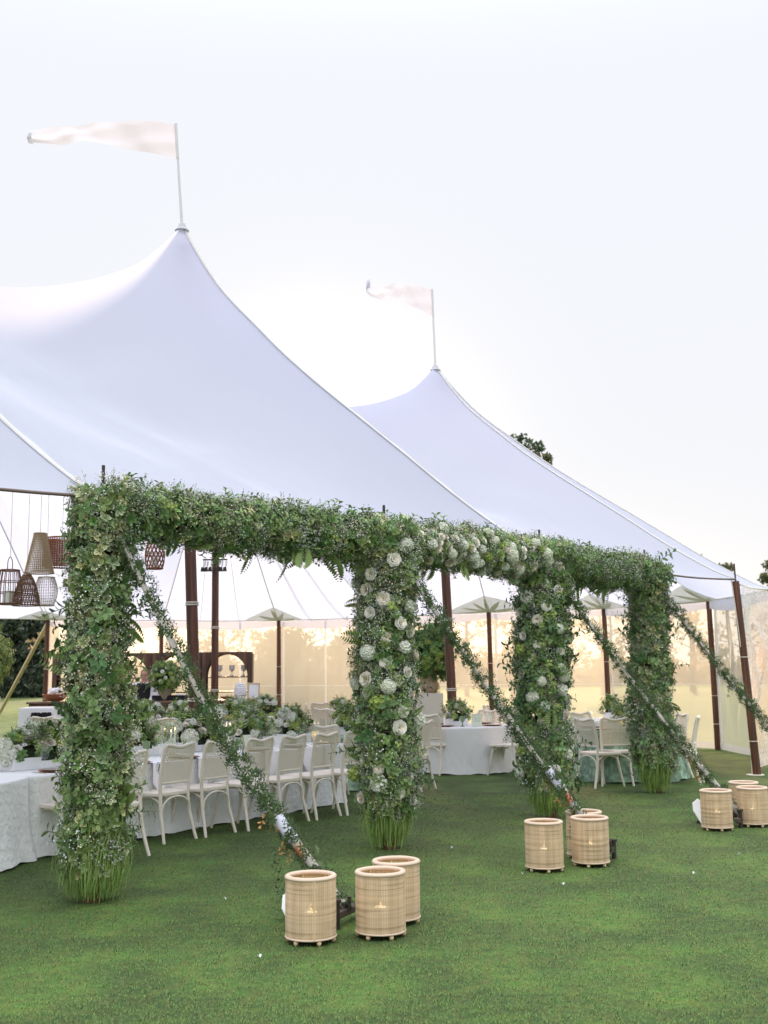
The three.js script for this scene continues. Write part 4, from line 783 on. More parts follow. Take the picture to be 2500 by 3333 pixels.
// ------------------------------------------------------------------ things on the tables
const TY = 0.722;
function centrepiece(x, z, w, d, h, turn, label, seed, o = {}) {
  const t = thing('flower_arrangement', label, 'flowers', x * nk(x, z), o.y ?? TY, z * nk(x, z), turn, o.group), R = rng(seed);
  if (o.trough !== false) mesh('trough', [box(w * 0.86, 0.11, 0.012, 0, 0.055, d * 0.36), box(w * 0.86, 0.11, 0.012, 0, 0.055, -d * 0.36), box(0.012, 0.11, d * 0.7, w * 0.43, 0.055, 0), box(0.012, 0.11, d * 0.7, -w * 0.43, 0.055, 0), box(w * 0.86, 0.012, d * 0.7, 0, 0.008, 0)], M.white, t);
  const base = o.trough !== false ? 0.10 : 0.03, n = (o.leaves ?? 130) | 0, bins = {};
  const on = (k) => { const a = R() * 6.283, e = Math.pow(R(), 0.7) * 1.5 - 0.12, c = Math.cos(e); return V(Math.cos(a) * c * w / 2 * k, base + Math.max(-0.03, Math.sin(e)) * h * k, Math.sin(a) * c * d / 2 * k); };
  for (let i = 0; i < n; i++) { const p = on(0.62 + 0.38 * R()), dd = V(p.x / w, (p.y - base) / h * 0.9 + 0.1, p.z / d).normalize(); (bins[pick(R, ['green', 'lime', 'lime', 'lime', 'box'])] ??= []).push({ p, d: dd, s: 0.8 + 0.5 * R() }); }
  for (const [k, l] of Object.entries(bins)) scatter('foliage', l, G[k], M.leaf, t, R, 0.4);
  mesh('dark_core', at(new THREE.SphereGeometry(0.5, 14, 8, 0, 6.2832, 0, 1.7).scale(w * 0.8, h * 1.1, d * 0.8), 0, base - 0.01, 0), M.darkCore, t);  // dark core painting the shade behind the leaves
  const N = Math.round((o.flowers ?? 14) * 2.2);
  for (let i = 0; i < N; i++) {
    const p = on(0.98 + 0.12 * R()), dd = V(p.x / w, (p.y - base) / h + 0.15, p.z / d).normalize(), k = R(), kind = k < 0.46 ? 'rose' : k < 0.54 ? 'hydrangea' : k < 0.8 ? 'stock' : 'limeCluster';
    put({ rose: 'white_rose', hydrangea: 'white_hydrangea', stock: 'white_stock', limeCluster: 'green_blossom' }[kind], pick(R, FL[kind]), M.petal, t, p, dd, (0.8 + 0.4 * R()) * (o.fs ?? 1), R);
  }
  return t;
}
const along1 = face(0.86, 0.54) , FG = 'flower arrangements on the tables';
centrepiece(-3.22, -10.62, 1.0, 0.42, 0.24, 0.98, 'low white and green flower trough at the left end of the near table', 401, { flowers: 26, leaves: 240, fs: 1.15 });
centrepiece(-2.60, -12.0, 0.5, 0.36, 0.24, 0.98, 'white flowers on the near table beside the nearest column', 402, { flowers: 14 });
centrepiece(-2.14, -12.62, 0.74, 0.40, 0.27, 0.98, 'white roses and lime blossoms in the middle of the near table', 403, { flowers: 20, leaves: 190 });
centrepiece(-1.60, -13.35, 0.56, 0.40, 0.28, 0.98, 'large white blooms on the near table right of the front garland', 404, { flowers: 16, leaves: 160 });
centrepiece(-1.16, -13.95, 0.52, 0.38, 0.27, 0.98, 'green and white flowers at the far end of the near table', 405, { flowers: 14, leaves: 160 });
centrepiece(-4.1, -18.95, 0.75, 0.4, 0.30, 0, 'white flowers at the left of the second long table', 406, { flowers: 16 });
centrepiece(-3.42, -18.9, 0.5, 0.36, 0.28, 0, 'small white flowers left of the thick pole on the second table', 407, { flowers: 10 });
centrepiece(-2.44, -18.7, 0.7, 0.45, 0.32, 0, 'broad white flowers before the bar counter on the second table', 408, { flowers: 20, leaves: 170 });
centrepiece(-2.0, -18.8, 0.5, 0.4, 0.36, 0, 'tall white and lime flowers at the right of the second table', 409, { flowers: 16 });
centrepiece(1.12, -18.42, 0.42, 0.38, 0.22, 0, 'white and green flowers on the white linen table', 410, { flowers: 11 });
centrepiece(3.62, -16.95, 0.5, 0.42, 0.19, 0, 'white roses on the green velvet table', 411, { flowers: 12 });
centrepiece(3.1, -21.5, 0.6, 0.5, 0.30, 0, 'lime green flowers on the far green table', 412, { flowers: 5, leaves: 160 });
centrepiece(4.0, -20.2, 0.3, 0.3, 0.24, 0, 'upright green leaves on the white table of glasses', 413, { flowers: 2, leaves: 70 });
centrepiece(-0.9, -22.3, 0.4, 0.36, 0.22, 0, 'small flowers on the green table near the clear wall', 414, { flowers: 6, leaves: 80 });
centrepiece(-0.55, -16.2, 0.46, 0.42, 0.24, 0, 'white flowers on the half hidden green table', 415, { flowers: 10 });
// glasses, built once and copied
const protos = {};
function proto(name, category, build) { return (label, x0, y, z0, group, turn = 0) => { const x = x0 * nk(x0, z0), z = z0 * nk(x0, z0); if (!protos[name]) { const t = thing(name, label, category, x, y, z, turn, group); build(t); return (protos[name] = t); } return copyOf(protos[name], label, x, y, z, turn, group); }; }
const wine = proto('wine_glass', 'glass', (t) => { mesh('bowl', lathe([[0.004, 0.095], [0.022, 0.102], [0.036, 0.125], [0.04, 0.155], [0.037, 0.185], [0.032, 0.215]], 18), M.glass, t); mesh('stem', lathe([[0, 0], [0.034, 0.001], [0.032, 0.004], [0.006, 0.010], [0.004, 0.05], [0.005, 0.096], [0, 0.098]], 14), M.glass, t); });
const goblet = proto('green_goblet', 'glass', (t) => { mesh('bowl', lathe([[0, 0.07], [0.02, 0.072], [0.038, 0.10], [0.042, 0.15], [0.041, 0.165]], 18), M.greenGlass, t); mesh('stem', lathe([[0, 0], [0.036, 0.002], [0.03, 0.008], [0.009, 0.018], [0.013, 0.035], [0.008, 0.05], [0.014, 0.07], [0, 0.072]], 14), M.greenGlass, t); });
const gold = proto('candle_goblet', 'candle', (t) => { mesh('bowl', lathe([[0, 0.06], [0.03, 0.065], [0.046, 0.10], [0.047, 0.155]], 18), M.yellowGlass, t); mesh('stem', lathe([[0, 0], [0.038, 0.002], [0.03, 0.008], [0.008, 0.02], [0.012, 0.04], [0.01, 0.06], [0, 0.062]], 14), M.greenGlass, t); candleIn(t, 0.066, 0.02, 0.04, M.wax, 0.002); });
const cylinder = proto('candle_cylinder', 'candle', (t) => { mesh('glass_tube', cyl(0.055, 0.055, 0.36, 0, 0.004, 0, 24, true), M.glass, t); mesh('rim', ring(0.055, 0.0022, 0, 0.364, 0, 28, 6), M.brass, t); mesh('base', cyl(0.057, 0.057, 0.006, 0, 0, 0, 24), M.brass, t); for (const [x, z, h] of [[-0.022, 0, 0.24], [0.022, 0.008, 0.26]]) candleIn(t, 0.006, 0.011, h, M.waxGreen, 0.006).position.set(x, 0, z); });
const pot = proto('green_votive', 'candle holder', (t) => { mesh('holder', lathe([[0, 0], [0.04, 0.002], [0.046, 0.02], [0.047, 0.085], [0.044, 0.085], [0.042, 0.02], [0, 0.012]], 20), M.greenGlass, t); });
const charger = proto('place_setting', 'place setting', (t) => { mesh('charger', lathe([[0, 0.004], [0.12, 0.004], [0.165, 0.012], [0.168, 0.016], [0.12, 0.009], [0, 0.008]], 28), M.charger, t); mesh('plate', lathe([[0, 0.012], [0.08, 0.012], [0.125, 0.02], [0.128, 0.023], [0.08, 0.017], [0, 0.016]], 28), M.plate, t); mesh('fork', box(0.018, 0.003, 0.19, -0.2, 0.004, 0, 0.001), M.brass, t); mesh('knife', box(0.016, 0.003, 0.21, 0.2, 0.004, 0, 0.001), M.brass, t); });
const GB = 'green goblets on the tables', CC = 'glass cylinders with thin lit candles', PG = 'place settings with brown chargers', VG = 'green glass votives among the flowers';
const wineAt = (where, l) => l.forEach(([x, z]) => wine('clear stemmed wine glass standing on ' + where, x, TY, z, 'wine glasses on ' + where));
const round = (where, cx, cz, n, r) => wineAt(where, Array.from({ length: n }, (_, i) => { const a = i / n * 6.283 + 0.2; return [cx + Math.cos(a) * (r + 0.06 * (i % 3)), cz + Math.sin(a) * (r + 0.04 * (i % 2))]; }));
wineAt('the left end of the near long table', [[-3.08, -10.28], [-2.92, -10.42]]);
wineAt('the near long table just right of the nearest column', [[-2.35, -11.75], [-2.28, -11.65], [-2.2, -11.85], [-2.06, -11.72]]);
wineAt('the near long table right of the front garland', [[-1.86, -12.55], [-1.78, -12.7], [-1.32, -13.0], [-1.24, -13.15], [-1.42, -12.85]]);
wineAt('the far end of the near long table', [[-0.98, -13.5], [-0.92, -13.6], [-1.05, -13.45], [-0.86, -13.75]]);
wineAt('the second long table before the bar', [[-2.9, -18.55], [-2.75, -18.7], [-1.95, -18.45], [-1.82, -18.6], [-1.75, -18.9]]);
wineAt('the left half of the round white linen table', [[0.9, -18.1], [0.82, -18.3], [0.98, -18.0], [1.02, -18.25], [0.72, -18.45]]);
wineAt('the right half of the round white linen table', [[1.3, -18.1], [1.5, -18.2], [1.62, -18.4], [1.7, -18.6], [1.6, -18.05]]);
round('the round white table behind the green velvet one', 4.1, -20.2, 14, 0.42);
round('the round green velvet table', 3.56, -16.9, 9, 0.40);
round('the green table half hidden by the second column', -0.55, -16.25, 9, 0.42);
round('the green table near the clear wall', -0.55, -22.3, 8, 0.42);
round('the far green table with lime flowers', 3.0, -21.6, 8, 0.46);
for (const [x, z, l] of [[-2.78, -10.05, 'green pressed goblet left of the nearest column'], [-2.47, -11.72, 'green pressed goblet just right of the nearest column'], [3.86, -16.55, 'green goblet on the green velvet table'], [1.2, -17.98, 'green goblet beside the number card']]) goblet(l, x, TY, z, GB);
for (const [x, z, l] of [[-0.84, -13.42, 'yellow goblet with a lit candle at the far end of the near table'], [-1.62, -19.1, 'yellow candle goblet at the right end of the second table'], [3.36, -16.36, 'yellow goblet on the green velvet table'], [-0.2, -15.8, 'yellow candle goblet on the half hidden green table']]) gold(l, x, TY, z, 'yellow goblets');
for (const [x, z, l] of [[-3.62, -10.35, 'candle cylinder at the left edge of the picture'], [-2.24, -11.95, 'candle cylinder left of the full backed chair'], [-2.4, -12.45, 'candle cylinder behind the middle flowers of the near table'], [-1.80, -12.95, 'candle cylinder right of the front garland'], [-3.05, -18.7, 'candle cylinder with two flames left of the thick pole'], [-2.05, -19.2, 'left candle cylinder of three in front of the clear wall'], [-1.92, -19.25, 'middle candle cylinder of three in front of the clear wall'], [-1.70, -19.2, 'right candle cylinder of three in front of the clear wall']]) cylinder(l, x, TY, z, CC);
for (const [x, z, l] of [[-1.92, -12.35, 'green votive below the lime blossoms of the near table'], [-1.46, -13.15, 'green votive under the large white blooms'], [-1.12, -13.68, 'green votive at the far end of the near table']]) pot(l, x, TY, z, VG);
const tdir = [0.567, -0.824];
[[-2.92, -10.12, 'brown charger with a monogram napkin left of the nearest column'], [-2.42, -10.92, 'brown charger right of the nearest column'], [-2.05, -11.52, 'brown charger behind the full backed chair'], [-1.40, -12.45, 'brown charger right of the front garland'], [-1.06, -12.98, 'brown charger before the second chair from the far end'], [-0.72, -13.5, 'brown charger under the yellow candle goblet']].forEach(([x, z, l]) => charger(l, x, TY, z, PG, face(-0.82, -0.57)));
for (let i = 0; i < 5; i++) { const a = i / 5 * 6.283 + 1.3; charger(`plate and charger on the green velvet table, ${['right of the flowers', 'beyond the flowers', 'left rear of the flowers', 'nearest the left chair', 'in front of the square chair'][i]}`, 3.56 + Math.cos(a) * 0.56, TY, -16.9 - Math.sin(a) * 0.56, PG, -a - 1.57); }
for (let i = 0; i < 4; i++) { const a = i / 4 * 6.283 + 0.9; charger(`plate and charger on the white linen table, ${['right rear', 'left rear', 'nearest the left chair', 'right of the number card'][i]}`, 1.25 + Math.cos(a) * 0.56, TY, -18.5 - Math.sin(a) * 0.56, PG, -a - 1.57); }
// napkins hanging over the table edge with an embroidered monogram
const napTex = canvasTex(256, 512, (c, w, h) => {
  c.fillStyle = '#fbfbff'; c.fillRect(0, 0, w, h); c.strokeStyle = c.fillStyle = '#1d3a27';
  c.font = 'italic bold 128px serif'; c.textAlign = 'center'; c.fillText('B', w / 2, 186); c.lineWidth = 5;
  c.beginPath(); c.ellipse(w / 2, 140, 62, 74, 0, 0.7, 5.9); c.stroke(); c.lineWidth = 7; c.beginPath(); c.moveTo(w / 2 - 22, 66); c.bezierCurveTo(w / 2 - 60, 150, w / 2 + 10, 190, w / 2 - 12, 226); c.bezierCurveTo(w / 2 + 20, 216, w / 2 + 56, 204, w / 2 + 78, 176); c.stroke();
});
const napMono = std({ map: napTex, roughness: 0.9 });
[[-2.83, -9.97, 1, 'monogram napkin hanging from the table left of the nearest column'], [-2.245, -10.92, 1, 'monogram napkin hanging right of the nearest column'], [-1.90, -11.44, 0, 'white napkin hanging right of the full backed chair'], [-1.33, -12.3, 0, 'white napkin hanging behind the chair right of the garland'], [-0.97, -12.84, 0, 'white napkin hanging behind the second chair from the far end'], [-0.74, -13.2, 0, 'white napkin hanging before the last chair of the near row']].forEach(([x, z, m, l]) => {
  const t = thing('napkin', l, 'napkin', x * 1.053 + 0.055, 0, z * 1.053 + 0.036, face(-0.845, -0.535) , 'napkins on the near table');
  const o = [[-0.085, 0], [0.085, 0], [0.095, -0.25], [0.0, -0.36], [-0.095, -0.25]];
  const g = sheet((u, v) => { const y = v * 0.36, half = 0.088 + 0.02 * v, tip = v > 0.68 ? 1 - (v - 0.68) / 0.32 : 1, top = v < 0.12; return V((u - 0.5) * 2 * half * Math.max(0.02, tip), 0.734 - (top ? 0.004 : y - 0.043), (top ? -0.06 + v * 0.75 : 0.034 + 0.008 * Math.sin(u * 6 + x * 5) * v) + 0.022 * v); }, 10, 26, (u, v) => [u, 1 - v]);
  mesh('cloth', g, m ? napMono : M.napkin, t);
});
// table number card and tent cards
{
  const t = thing('number_card', 'table number card reading 16 on the white linen table', 'card', 1.42, TY, -17.92, 0.1);
  const num = canvasTex(128, 160, (c, w, h) => { c.fillStyle = '#dfe6d2'; c.fillRect(0, 0, w, h); c.fillStyle = '#b7c2a2'; c.font = 'italic 76px serif'; c.textAlign = 'center'; c.fillText('16', w / 2, 106); });
  mesh('card', box(0.16, 0.20, 0.012, 0, 0.10, 0), std({ color: lin(0.70, 0.76, 0.62) }), t);
  const f = mesh('number', new THREE.PlaneGeometry(0.15, 0.19).translate(0, 0.1, 0.0085), std({ map: num }), t);
  const u = thing('folded_card', 'folded pale green card on the near table right of the front garland', 'card', -1.63, TY, -13.3, 0.9);
  mesh('card', [new THREE.BoxGeometry(0.13, 0.17, 0.003).rotateX(-0.3).translate(0, 0.082, 0.026), new THREE.BoxGeometry(0.13, 0.17, 0.003).rotateX(0.3).translate(0, 0.082, -0.026)], std({ color: lin(0.66, 0.70, 0.55) }), u);
}

// ------------------------------------------------------------------ bar with arched back shelves
{
  const t = thing('bar_counter', 'brown wooden bar counter with panelled front', 'bar', -3.9, 0, -21.6);
  mesh('body', box(3.1, 1.06, 0.5, 0, 0.53, -0.05, 0.004), M.barWood, t); mesh('counter_top', box(3.2, 0.045, 0.62, 0, 1.0825, -0.02, 0.008), M.barTop, t); mesh('cornice', box(3.14, 0.035, 0.06, 0, 1.04, 0.22, 0.006), M.barTop, t); mesh('plinth', box(3.12, 0.1, 0.03, 0, 0.05, 0.215, 0.005), M.barWood, t);
  for (let i = 0; i < 4; i++) { const x = -1.16 + i * 0.775; const p = mesh('front_panel', box(0.66, 0.78, 0.014, x, 0.55, 0.207, 0.004), M.barWood, t); mesh('moulding', [box(0.62, 0.03, 0.02, x, 0.9, 0.22, 0.005), box(0.62, 0.03, 0.02, x, 0.2, 0.22, 0.005), box(0.03, 0.67, 0.02, x - 0.295, 0.55, 0.22, 0.005), box(0.03, 0.67, 0.02, x + 0.295, 0.55, 0.22, 0.005)], M.barTop, p); }
}
{
  const t = thing('arched_back_bar', 'brown back bar of four open arches with shelves', 'shelves', -4.79, 0, -23.3);
  const W = 1.0, H = 2.03, A = 0.43;
  for (let i = 0; i < 4; i++) {
    const cx = (i - 1.5) * 1.02;
    for (const z of [0.15, -0.15]) {
      const s = new THREE.Shape(); s.moveTo(-W / 2, 0.05); s.lineTo(W / 2, 0.05); s.lineTo(W / 2, H); s.lineTo(-W / 2, H); s.closePath();
      const h = new THREE.Path(); h.moveTo(-A, 0.12); h.lineTo(A, 0.12); h.lineTo(A, 1.54); h.absellipse(0, 1.54, A, 0.45, 0, Math.PI, false); h.lineTo(-A, 0.12); s.holes.push(h);
      mesh('arch_panel', new THREE.ExtrudeGeometry(s, { depth: 0.03, bevelEnabled: true, bevelSize: 0.004, bevelThickness: 0.004, bevelSegments: 1, curveSegments: 28 }).translate(cx, 0, z - 0.015), M.barWood, t);
    }
    for (const y of [0.35, 0.80, 1.225, 1.525]) mesh('shelf', box(W - 0.03, 0.028, 0.255, cx, y, 0, 0.004), M.barTop, t);
    mesh('top_board', box(W - 0.006, 0.025, 0.26, cx, H - 0.016, 0, 0.003), M.barWood, t);
  }
  for (let i = 0; i < 5; i++) mesh('side_board', box(0.022, H - 0.08, 0.26, (i - 2) * 1.02, (H + 0.02) / 2, 0, 0.003), M.barWood, t);
}
{
  const R = rng(61);
  const vase = proto('glass_urn', 'glass urn', (t) => mesh('urn', lathe([[0, 0], [0.05, 0.002], [0.045, 0.012], [0.012, 0.03], [0.012, 0.09], [0.05, 0.12], [0.06, 0.17], [0.048, 0.2], [0.065, 0.22], [0.062, 0.225], [0.044, 0.2], [0.05, 0.16], [0.0, 0.11]], 20), M.hem, t));
  vase('pale glass urn at the left of the right arch shelf', -3.42, 1.54, -23.28, 'pale urns on the upper shelf'); vase('pale glass urn in the middle of the right arch shelf', -3.17, 1.54, -23.28, 'pale urns on the upper shelf'); vase('pale glass urn at the right of the right arch shelf', -2.93, 1.54, -23.28, 'pale urns on the upper shelf'); vase('pale glass urn on the shelf behind the bartender', -5.6, 1.54, -23.28, 'pale urns on the upper shelf');
  const bottle = proto('bottle', 'bottle', (t) => { mesh('glass_body', lathe([[0, 0], [0.035, 0.002], [0.036, 0.15], [0.028, 0.18], [0.012, 0.21], [0.012, 0.27], [0.015, 0.275], [0, 0.278]], 16), std({ color: lin(0.4, 0.16, 0.05), roughness: 0.2 }), t); mesh('label_band', cyl(0.0365, 0.0365, 0.07, 0, 0.05, 0, 16, true), M.white, t); });
  for (let i = 0; i < 6; i++) bottle('amber bottle on the lower shelf of the back bar', -6.5 + i * 0.16 + R() * 0.04, 1.24, -23.3, 'amber bottles on the back bar');
  // ornate white pagoda-like vase behind the flowers
  const w = thing('white_vase', 'ornate white lattice vase on the back bar beside the flower ball', 'vase', -4.02, 1.54, -23.26); for (let k = 0; k < 6; k++) mesh('tier', at(lathe([[0, 0], [0.13 - 0.02 * Math.abs(k - 2.5), 0.0], [0.14 - 0.02 * Math.abs(k - 2.5), 0.02], [0.10, 0.05], [0, 0.05]], 18), 0, k * 0.058, 0), M.white, w);
  const p = thing('bead_lamp', 'white beaded barrel vase on the right end of the bar counter', 'vase', -2.78, 1.105, -21.62);
  for (let k = 0; k < 8; k++) { const r = 0.065 + 0.045 * Math.sin((k + 0.7) / 8.2 * Math.PI); mesh('bead_row', ring(r, 0.019, 0, 0.02 + k * 0.038, 0, 22, 8), M.white, p); } mesh('lining', lathe([[0, 0], [0.07, 0], [0.108, 0.16], [0.07, 0.31], [0, 0.315]], 20), M.white, p);
  const fr = thing('picture_frame', 'wooden frame with a plain white menu sheet on the bar', 'frame', -2.53, 1.108, -21.6, -0.12);
  const F = [box(0.24, 0.03, 0.03, 0, 0.015, 0, 0.006), box(0.24, 0.03, 0.03, 0, 0.295, 0, 0.006), box(0.03, 0.25, 0.03, -0.105, 0.155, 0, 0.006), box(0.03, 0.25, 0.03, 0.105, 0.155, 0, 0.006)]; for (const g of F) g.rotateX(-0.15);
  mesh('border', F, M.rattanFoot, fr); mesh('sheet', new THREE.BoxGeometry(0.18, 0.25, 0.008).translate(0, 0.155, 0).rotateX(-0.15), M.white, fr); mesh('stand', box(0.03, 0.26, 0.012, 0, 0.13, -0.10, 0.003), M.rattanFoot, fr);
  const b = thing('wooden_bowl', 'small brown wooden bowl on the bar beside the white vase', 'bowl', -3.03, 1.106, -21.5); mesh('bowl', lathe([[0, 0], [0.05, 0.002], [0.10, 0.035], [0.12, 0.06], [0.112, 0.06], [0.09, 0.036], [0, 0.012]], 22), M.charger, b);
  const tr = thing('black_tray', 'black tray with white cloths on the bar below the flower ball', 'tray', -4.1, 1.106, -21.52); mesh('tray', [box(0.62, 0.012, 0.3, 0, 0.008, 0), box(0.62, 0.09, 0.012, 0, 0.05, 0.15), box(0.62, 0.09, 0.012, 0, 0.05, -0.15), box(0.012, 0.09, 0.3, 0.31, 0.05, 0), box(0.012, 0.09, 0.3, -0.31, 0.05, 0)], M.black, tr); mesh('folded_cloth', [box(0.14, 0.09, 0.2, 0.2, 0.07, 0, 0.02), box(0.2, 0.1, 0.2, -0.16, 0.07, 0, 0.02)], M.napkin, tr);
  const tub = thing('copper_tub', 'copper tub of ice on the bar left of the nearest column', 'tub', -6.42, 1.10, -22.0); mesh('tub', lathe([[0, 0.01], [0.14, 0.01], [0.20, 0.06], [0.24, 0.14], [0.232, 0.14], [0.19, 0.06], [0, 0.03]], 26), M.copper, tub);
  for (let i = 0; i < 9; i++) mesh('ice_lump', at(euler(new RoundedBoxGeometry(0.09, 0.08, 0.09, 2, 0.02), R(), R(), R()), (R() - 0.5) * 0.2, 0.13 + 0.09 * R(), (R() - 0.5) * 0.2), M.white, tub);
  const s2 = thing('side_counter', 'brown wooden side counter under the copper tub', 'counter', -6.4, 0, -22.0); mesh('body', box(0.9, 1.06, 0.5, 0, 0.53, 0, 0.004), M.barWood, s2); mesh('counter_top', box(0.98, 0.036, 0.6, 0, 1.079, 0, 0.008), M.barTop, s2);
  // round flower ball in a pot on the bar
  const fb = thing('flower_arrangement', 'round ball of lime leaves and ivory roses in a stone pot on the bar', 'flowers', -4.18, 1.107, -21.45);
  mesh('pot', lathe([[0, 0], [0.09, 0.002], [0.10, 0.06], [0.15, 0.22], [0.155, 0.24], [0.14, 0.24], [0.09, 0.07], [0, 0.05]], 22), M.stone, fb);
  const L = [], L2 = []; for (let i = 0; i < 420; i++) { const d = V(R() - 0.5, R() - 0.42, R() - 0.5).normalize(), r = 0.17 + 0.07 * R(); (i % 3 ? L : L2).push({ p: V(0, 0.44, 0).addScaledVector(d, r), d, s: 0.8 + 0.4 * R() }); }
  mesh('dark_core', at(new THREE.SphereGeometry(0.17, 16, 12), 0, 0.44, 0), M.darkCore, fb); scatter('foliage', L, G.lime, M.leaf, fb, R, 0.4); scatter('foliage', L2, G.green, M.leaf, fb, R, 0.4);
  for (let i = 0; i < 48; i++) { const y = 0.95 - 1.5 * i / 48, a = i * 2.399, s = Math.sqrt(1 - Math.min(0.999, y * y)), d = V(Math.cos(a) * s, y, Math.sin(a) * s); put(i % 3 ? 'ivory_rose' : 'green_blossom', i % 3 ? pick(R, FL.rose) : FL.limeCluster[0], M.petal, fb, V(0, 0.44, 0).addScaledVector(d, 0.285), d, 0.72 + 0.25 * R(), R); }
}
// pedestals with tall clay urns
function urn(x, z, label, plabel, yellow, seed) {
  const R = rng(seed), p = thing('pedestal', plabel, 'pedestal', x, 0, z, 0.03); mesh('block', box(0.54, 1.14, 0.5, 0, 0.572, 0, 0.004), M.pedestal, p);
  const t = thing('urn_arrangement', label, 'flowers', x, 1.144, z); mesh('urn', lathe([[0, 0], [0.16, 0.002], [0.185, 0.10], [0.18, 0.3], [0.14, 0.5], [0.12, 0.56], [0.14, 0.6], [0.125, 0.6], [0.1, 0.55], [0, 0.5]], 26), M.clay, t);
  const A = [], B = [], C = []; for (let i = 0; i < 520; i++) { const d = V(R() - 0.5, R() - 0.45, R() - 0.5).normalize(), r = (0.3 + 0.16 * R()) * (1 + 0.25 * n3(d.x * 2 + seed, d.y * 2, d.z * 2)), q = { p: V(0.0, 0.82, 0).add(V(d.x * r * 1.05, d.y * r * 1.15, d.z * r)), d, s: 1.2 + 0.7 * R() }; (i % 4 === 0 ? B : A).push(q); }
  for (let i = 0; i < 40; i++) { const q = R(); C.push({ p: V(0.10 + 0.1 * R(), 0.72 - 0.7 * q, 0.18), d: V(0.3, -1, 0.4).normalize(), s: 0.7 }); } for (let i = 0; i < 40; i++) A.push({ p: V(0.22 + (R() - 0.5) * 0.2, 1.15 + 0.35 * R(), (R() - 0.5) * 0.2), d: V(R() - 0.5, 1, R() - 0.5).normalize(), s: 1.2 });
  mesh('dark_core', at(new THREE.SphereGeometry(0.28, 16, 12), 0, 0.82, 0), M.darkCore, t); scatter('foliage', A, yellow ? G.lime : G.green, M.leaf, t, R, 0.5); scatter('foliage', B, G.lime, M.leaf, t, R, 0.5); scatter('trailing_vine', C, G.lime, M.leaf, t, R, 0.4);
  for (let i = 0; i < 12; i++) { const d = V(R() - 0.5, R() - 0.5, 0.3 + R() * 0.5).normalize(); put('green_blossom', FL.limeCluster[0], M.petal, t, V(0, 0.82, 0).addScaledVector(d, 0.46), d, 1.1 + 0.6 * R(), R); }
}
urn(0.90, -23.7, 'tall clay urn spilling dark green and lime foliage right of the second column', 'plain cream pedestal under the clay urn right of the second column', false, 71);
urn(-8.85, -25.0, 'yellow green foliage urn cut by the left edge of the picture', 'cream pedestal cut by the left edge of the picture', true, 72);

// ------------------------------------------------------------------ woven pendant lanterns hanging under the tent
function weave(f, nu, nv, rad, lattice) {                              // f(angle, t) -> point on the shade; upright, level or diagonal strands
  const L = [];
  for (let k = 0; k < nu; k++) { const a = k / nu * 6.28318; for (const s of lattice ? [-1, 1] : [0]) L.push(tube(Array.from({ length: 9 }, (_, i) => f(a + s * lattice * i / 8, i / 8)), rad, 4, 10)); }
  for (let j = 0; j <= nv; j++) { const p = Array.from({ length: 21 }, (_, i) => f(i / 20 * 6.28318, j / nv)); L.push(tube(p, rad * (j === 0 || j === nv ? 1.8 : 1), 4, 28)); }
  return L;
}
function pendant(label, x, y, z, r0, r1, h, mat, nu, nv, lattice, o = {}) {
  const t = thing('pendant_lantern', label, 'lantern', x, y, z, 0.4), bulge = o.bulge ?? 0;
  const f = (a, q) => { const r = lerp(r0, r1, o.pow ? Math.pow(q, o.pow) : q) + bulge * Math.sin(Math.PI * q); return V(Math.cos(a) * r, h * (0.5 - q), Math.sin(a) * r); };
  mesh('woven_shade', merge(weave(f, nu, nv, o.rad ?? 0.0035, lattice)), mat, t);
  if (o.solid) mesh('shade_band', sheet((u, v) => f(u * 6.28318, lerp(o.solid[0], o.solid[1], v)).multiplyScalar(0.985), 32, 4), phy({ color: mat.color.clone().multiplyScalar(1.1), roughness: 1, transmission: 0.3, transparent: true, alphaMap: rep(texCane, 26, 9) }), t);
  mesh('top_rim', ring(r0 + 0.003, 0.007, 0, h / 2, 0, 28, 6), mat, t); mesh('bottom_rim', ring(r1 + 0.003, 0.008, 0, -h / 2, 0, 32, 6), mat, t);
  if (o.candle) { mesh('glass_sleeve', cyl(r1 * 0.5, r1 * 0.5, h * 0.5, 0, -h / 2 + 0.01, 0, 20, true), M.glass, t); mesh('pillar_candle', cyl(r1 * 0.42, r1 * 0.42, h * 0.38, 0, -h / 2, 0, 18), M.wax, t); }
  if (o.handle) mesh('handle', tube([[-0.03, h / 2, 0], [-0.025, h / 2 + 0.12, 0], [0, h / 2 + 0.17, 0], [0.025, h / 2 + 0.12, 0], [0.03, h / 2, 0]], 0.006, 6), mat, t);
  const ry = (roofY(x, z) ?? 5) - 0.03; mesh('cord', tube([[0, h / 2 + (o.handle ? 0.17 : 0), 0], [0, ry - y, 0]], 0.004, 5, 2), M.rope, t);
  return t;
}
pendant('birdcage shaped lantern of thin brown canes with a candle, at the left edge', -4.70, 2.70, -14, 0.115, 0.155, 0.42, M.weaveDark, 16, 3, 0, { rad: 0.0055, bulge: 0.015, handle: true, candle: true });
pendant('dark teardrop lantern of fine mesh beside the birdcage lantern', -4.49, 2.66, -14.02, 0.05, 0.165, 0.38, M.weaveDark, 30, 14, 0.55, { pow: 0.72, rad: 0.004, bulge: 0.012 });
pendant('pale barrel lantern half hidden behind the teardrop lantern', -4.36, 2.67, -14.4, 0.10, 0.10, 0.36, M.weavePale, 30, 18, 0, { bulge: 0.045, rad: 0.0025 });
pendant('tapered straw lantern with an open woven band near its foot', -4.27, 3.10, -13.8, 0.075, 0.175, 0.49, M.weaveStraw, 40, 22, 0, { rad: 0.0046 });
pendant('wide dark basket lantern behind the straw one', -4.14, 3.16, -14.3, 0.215, 0.225, 0.36, M.weaveRed, 44, 12, 0, { rad: 0.0062 });
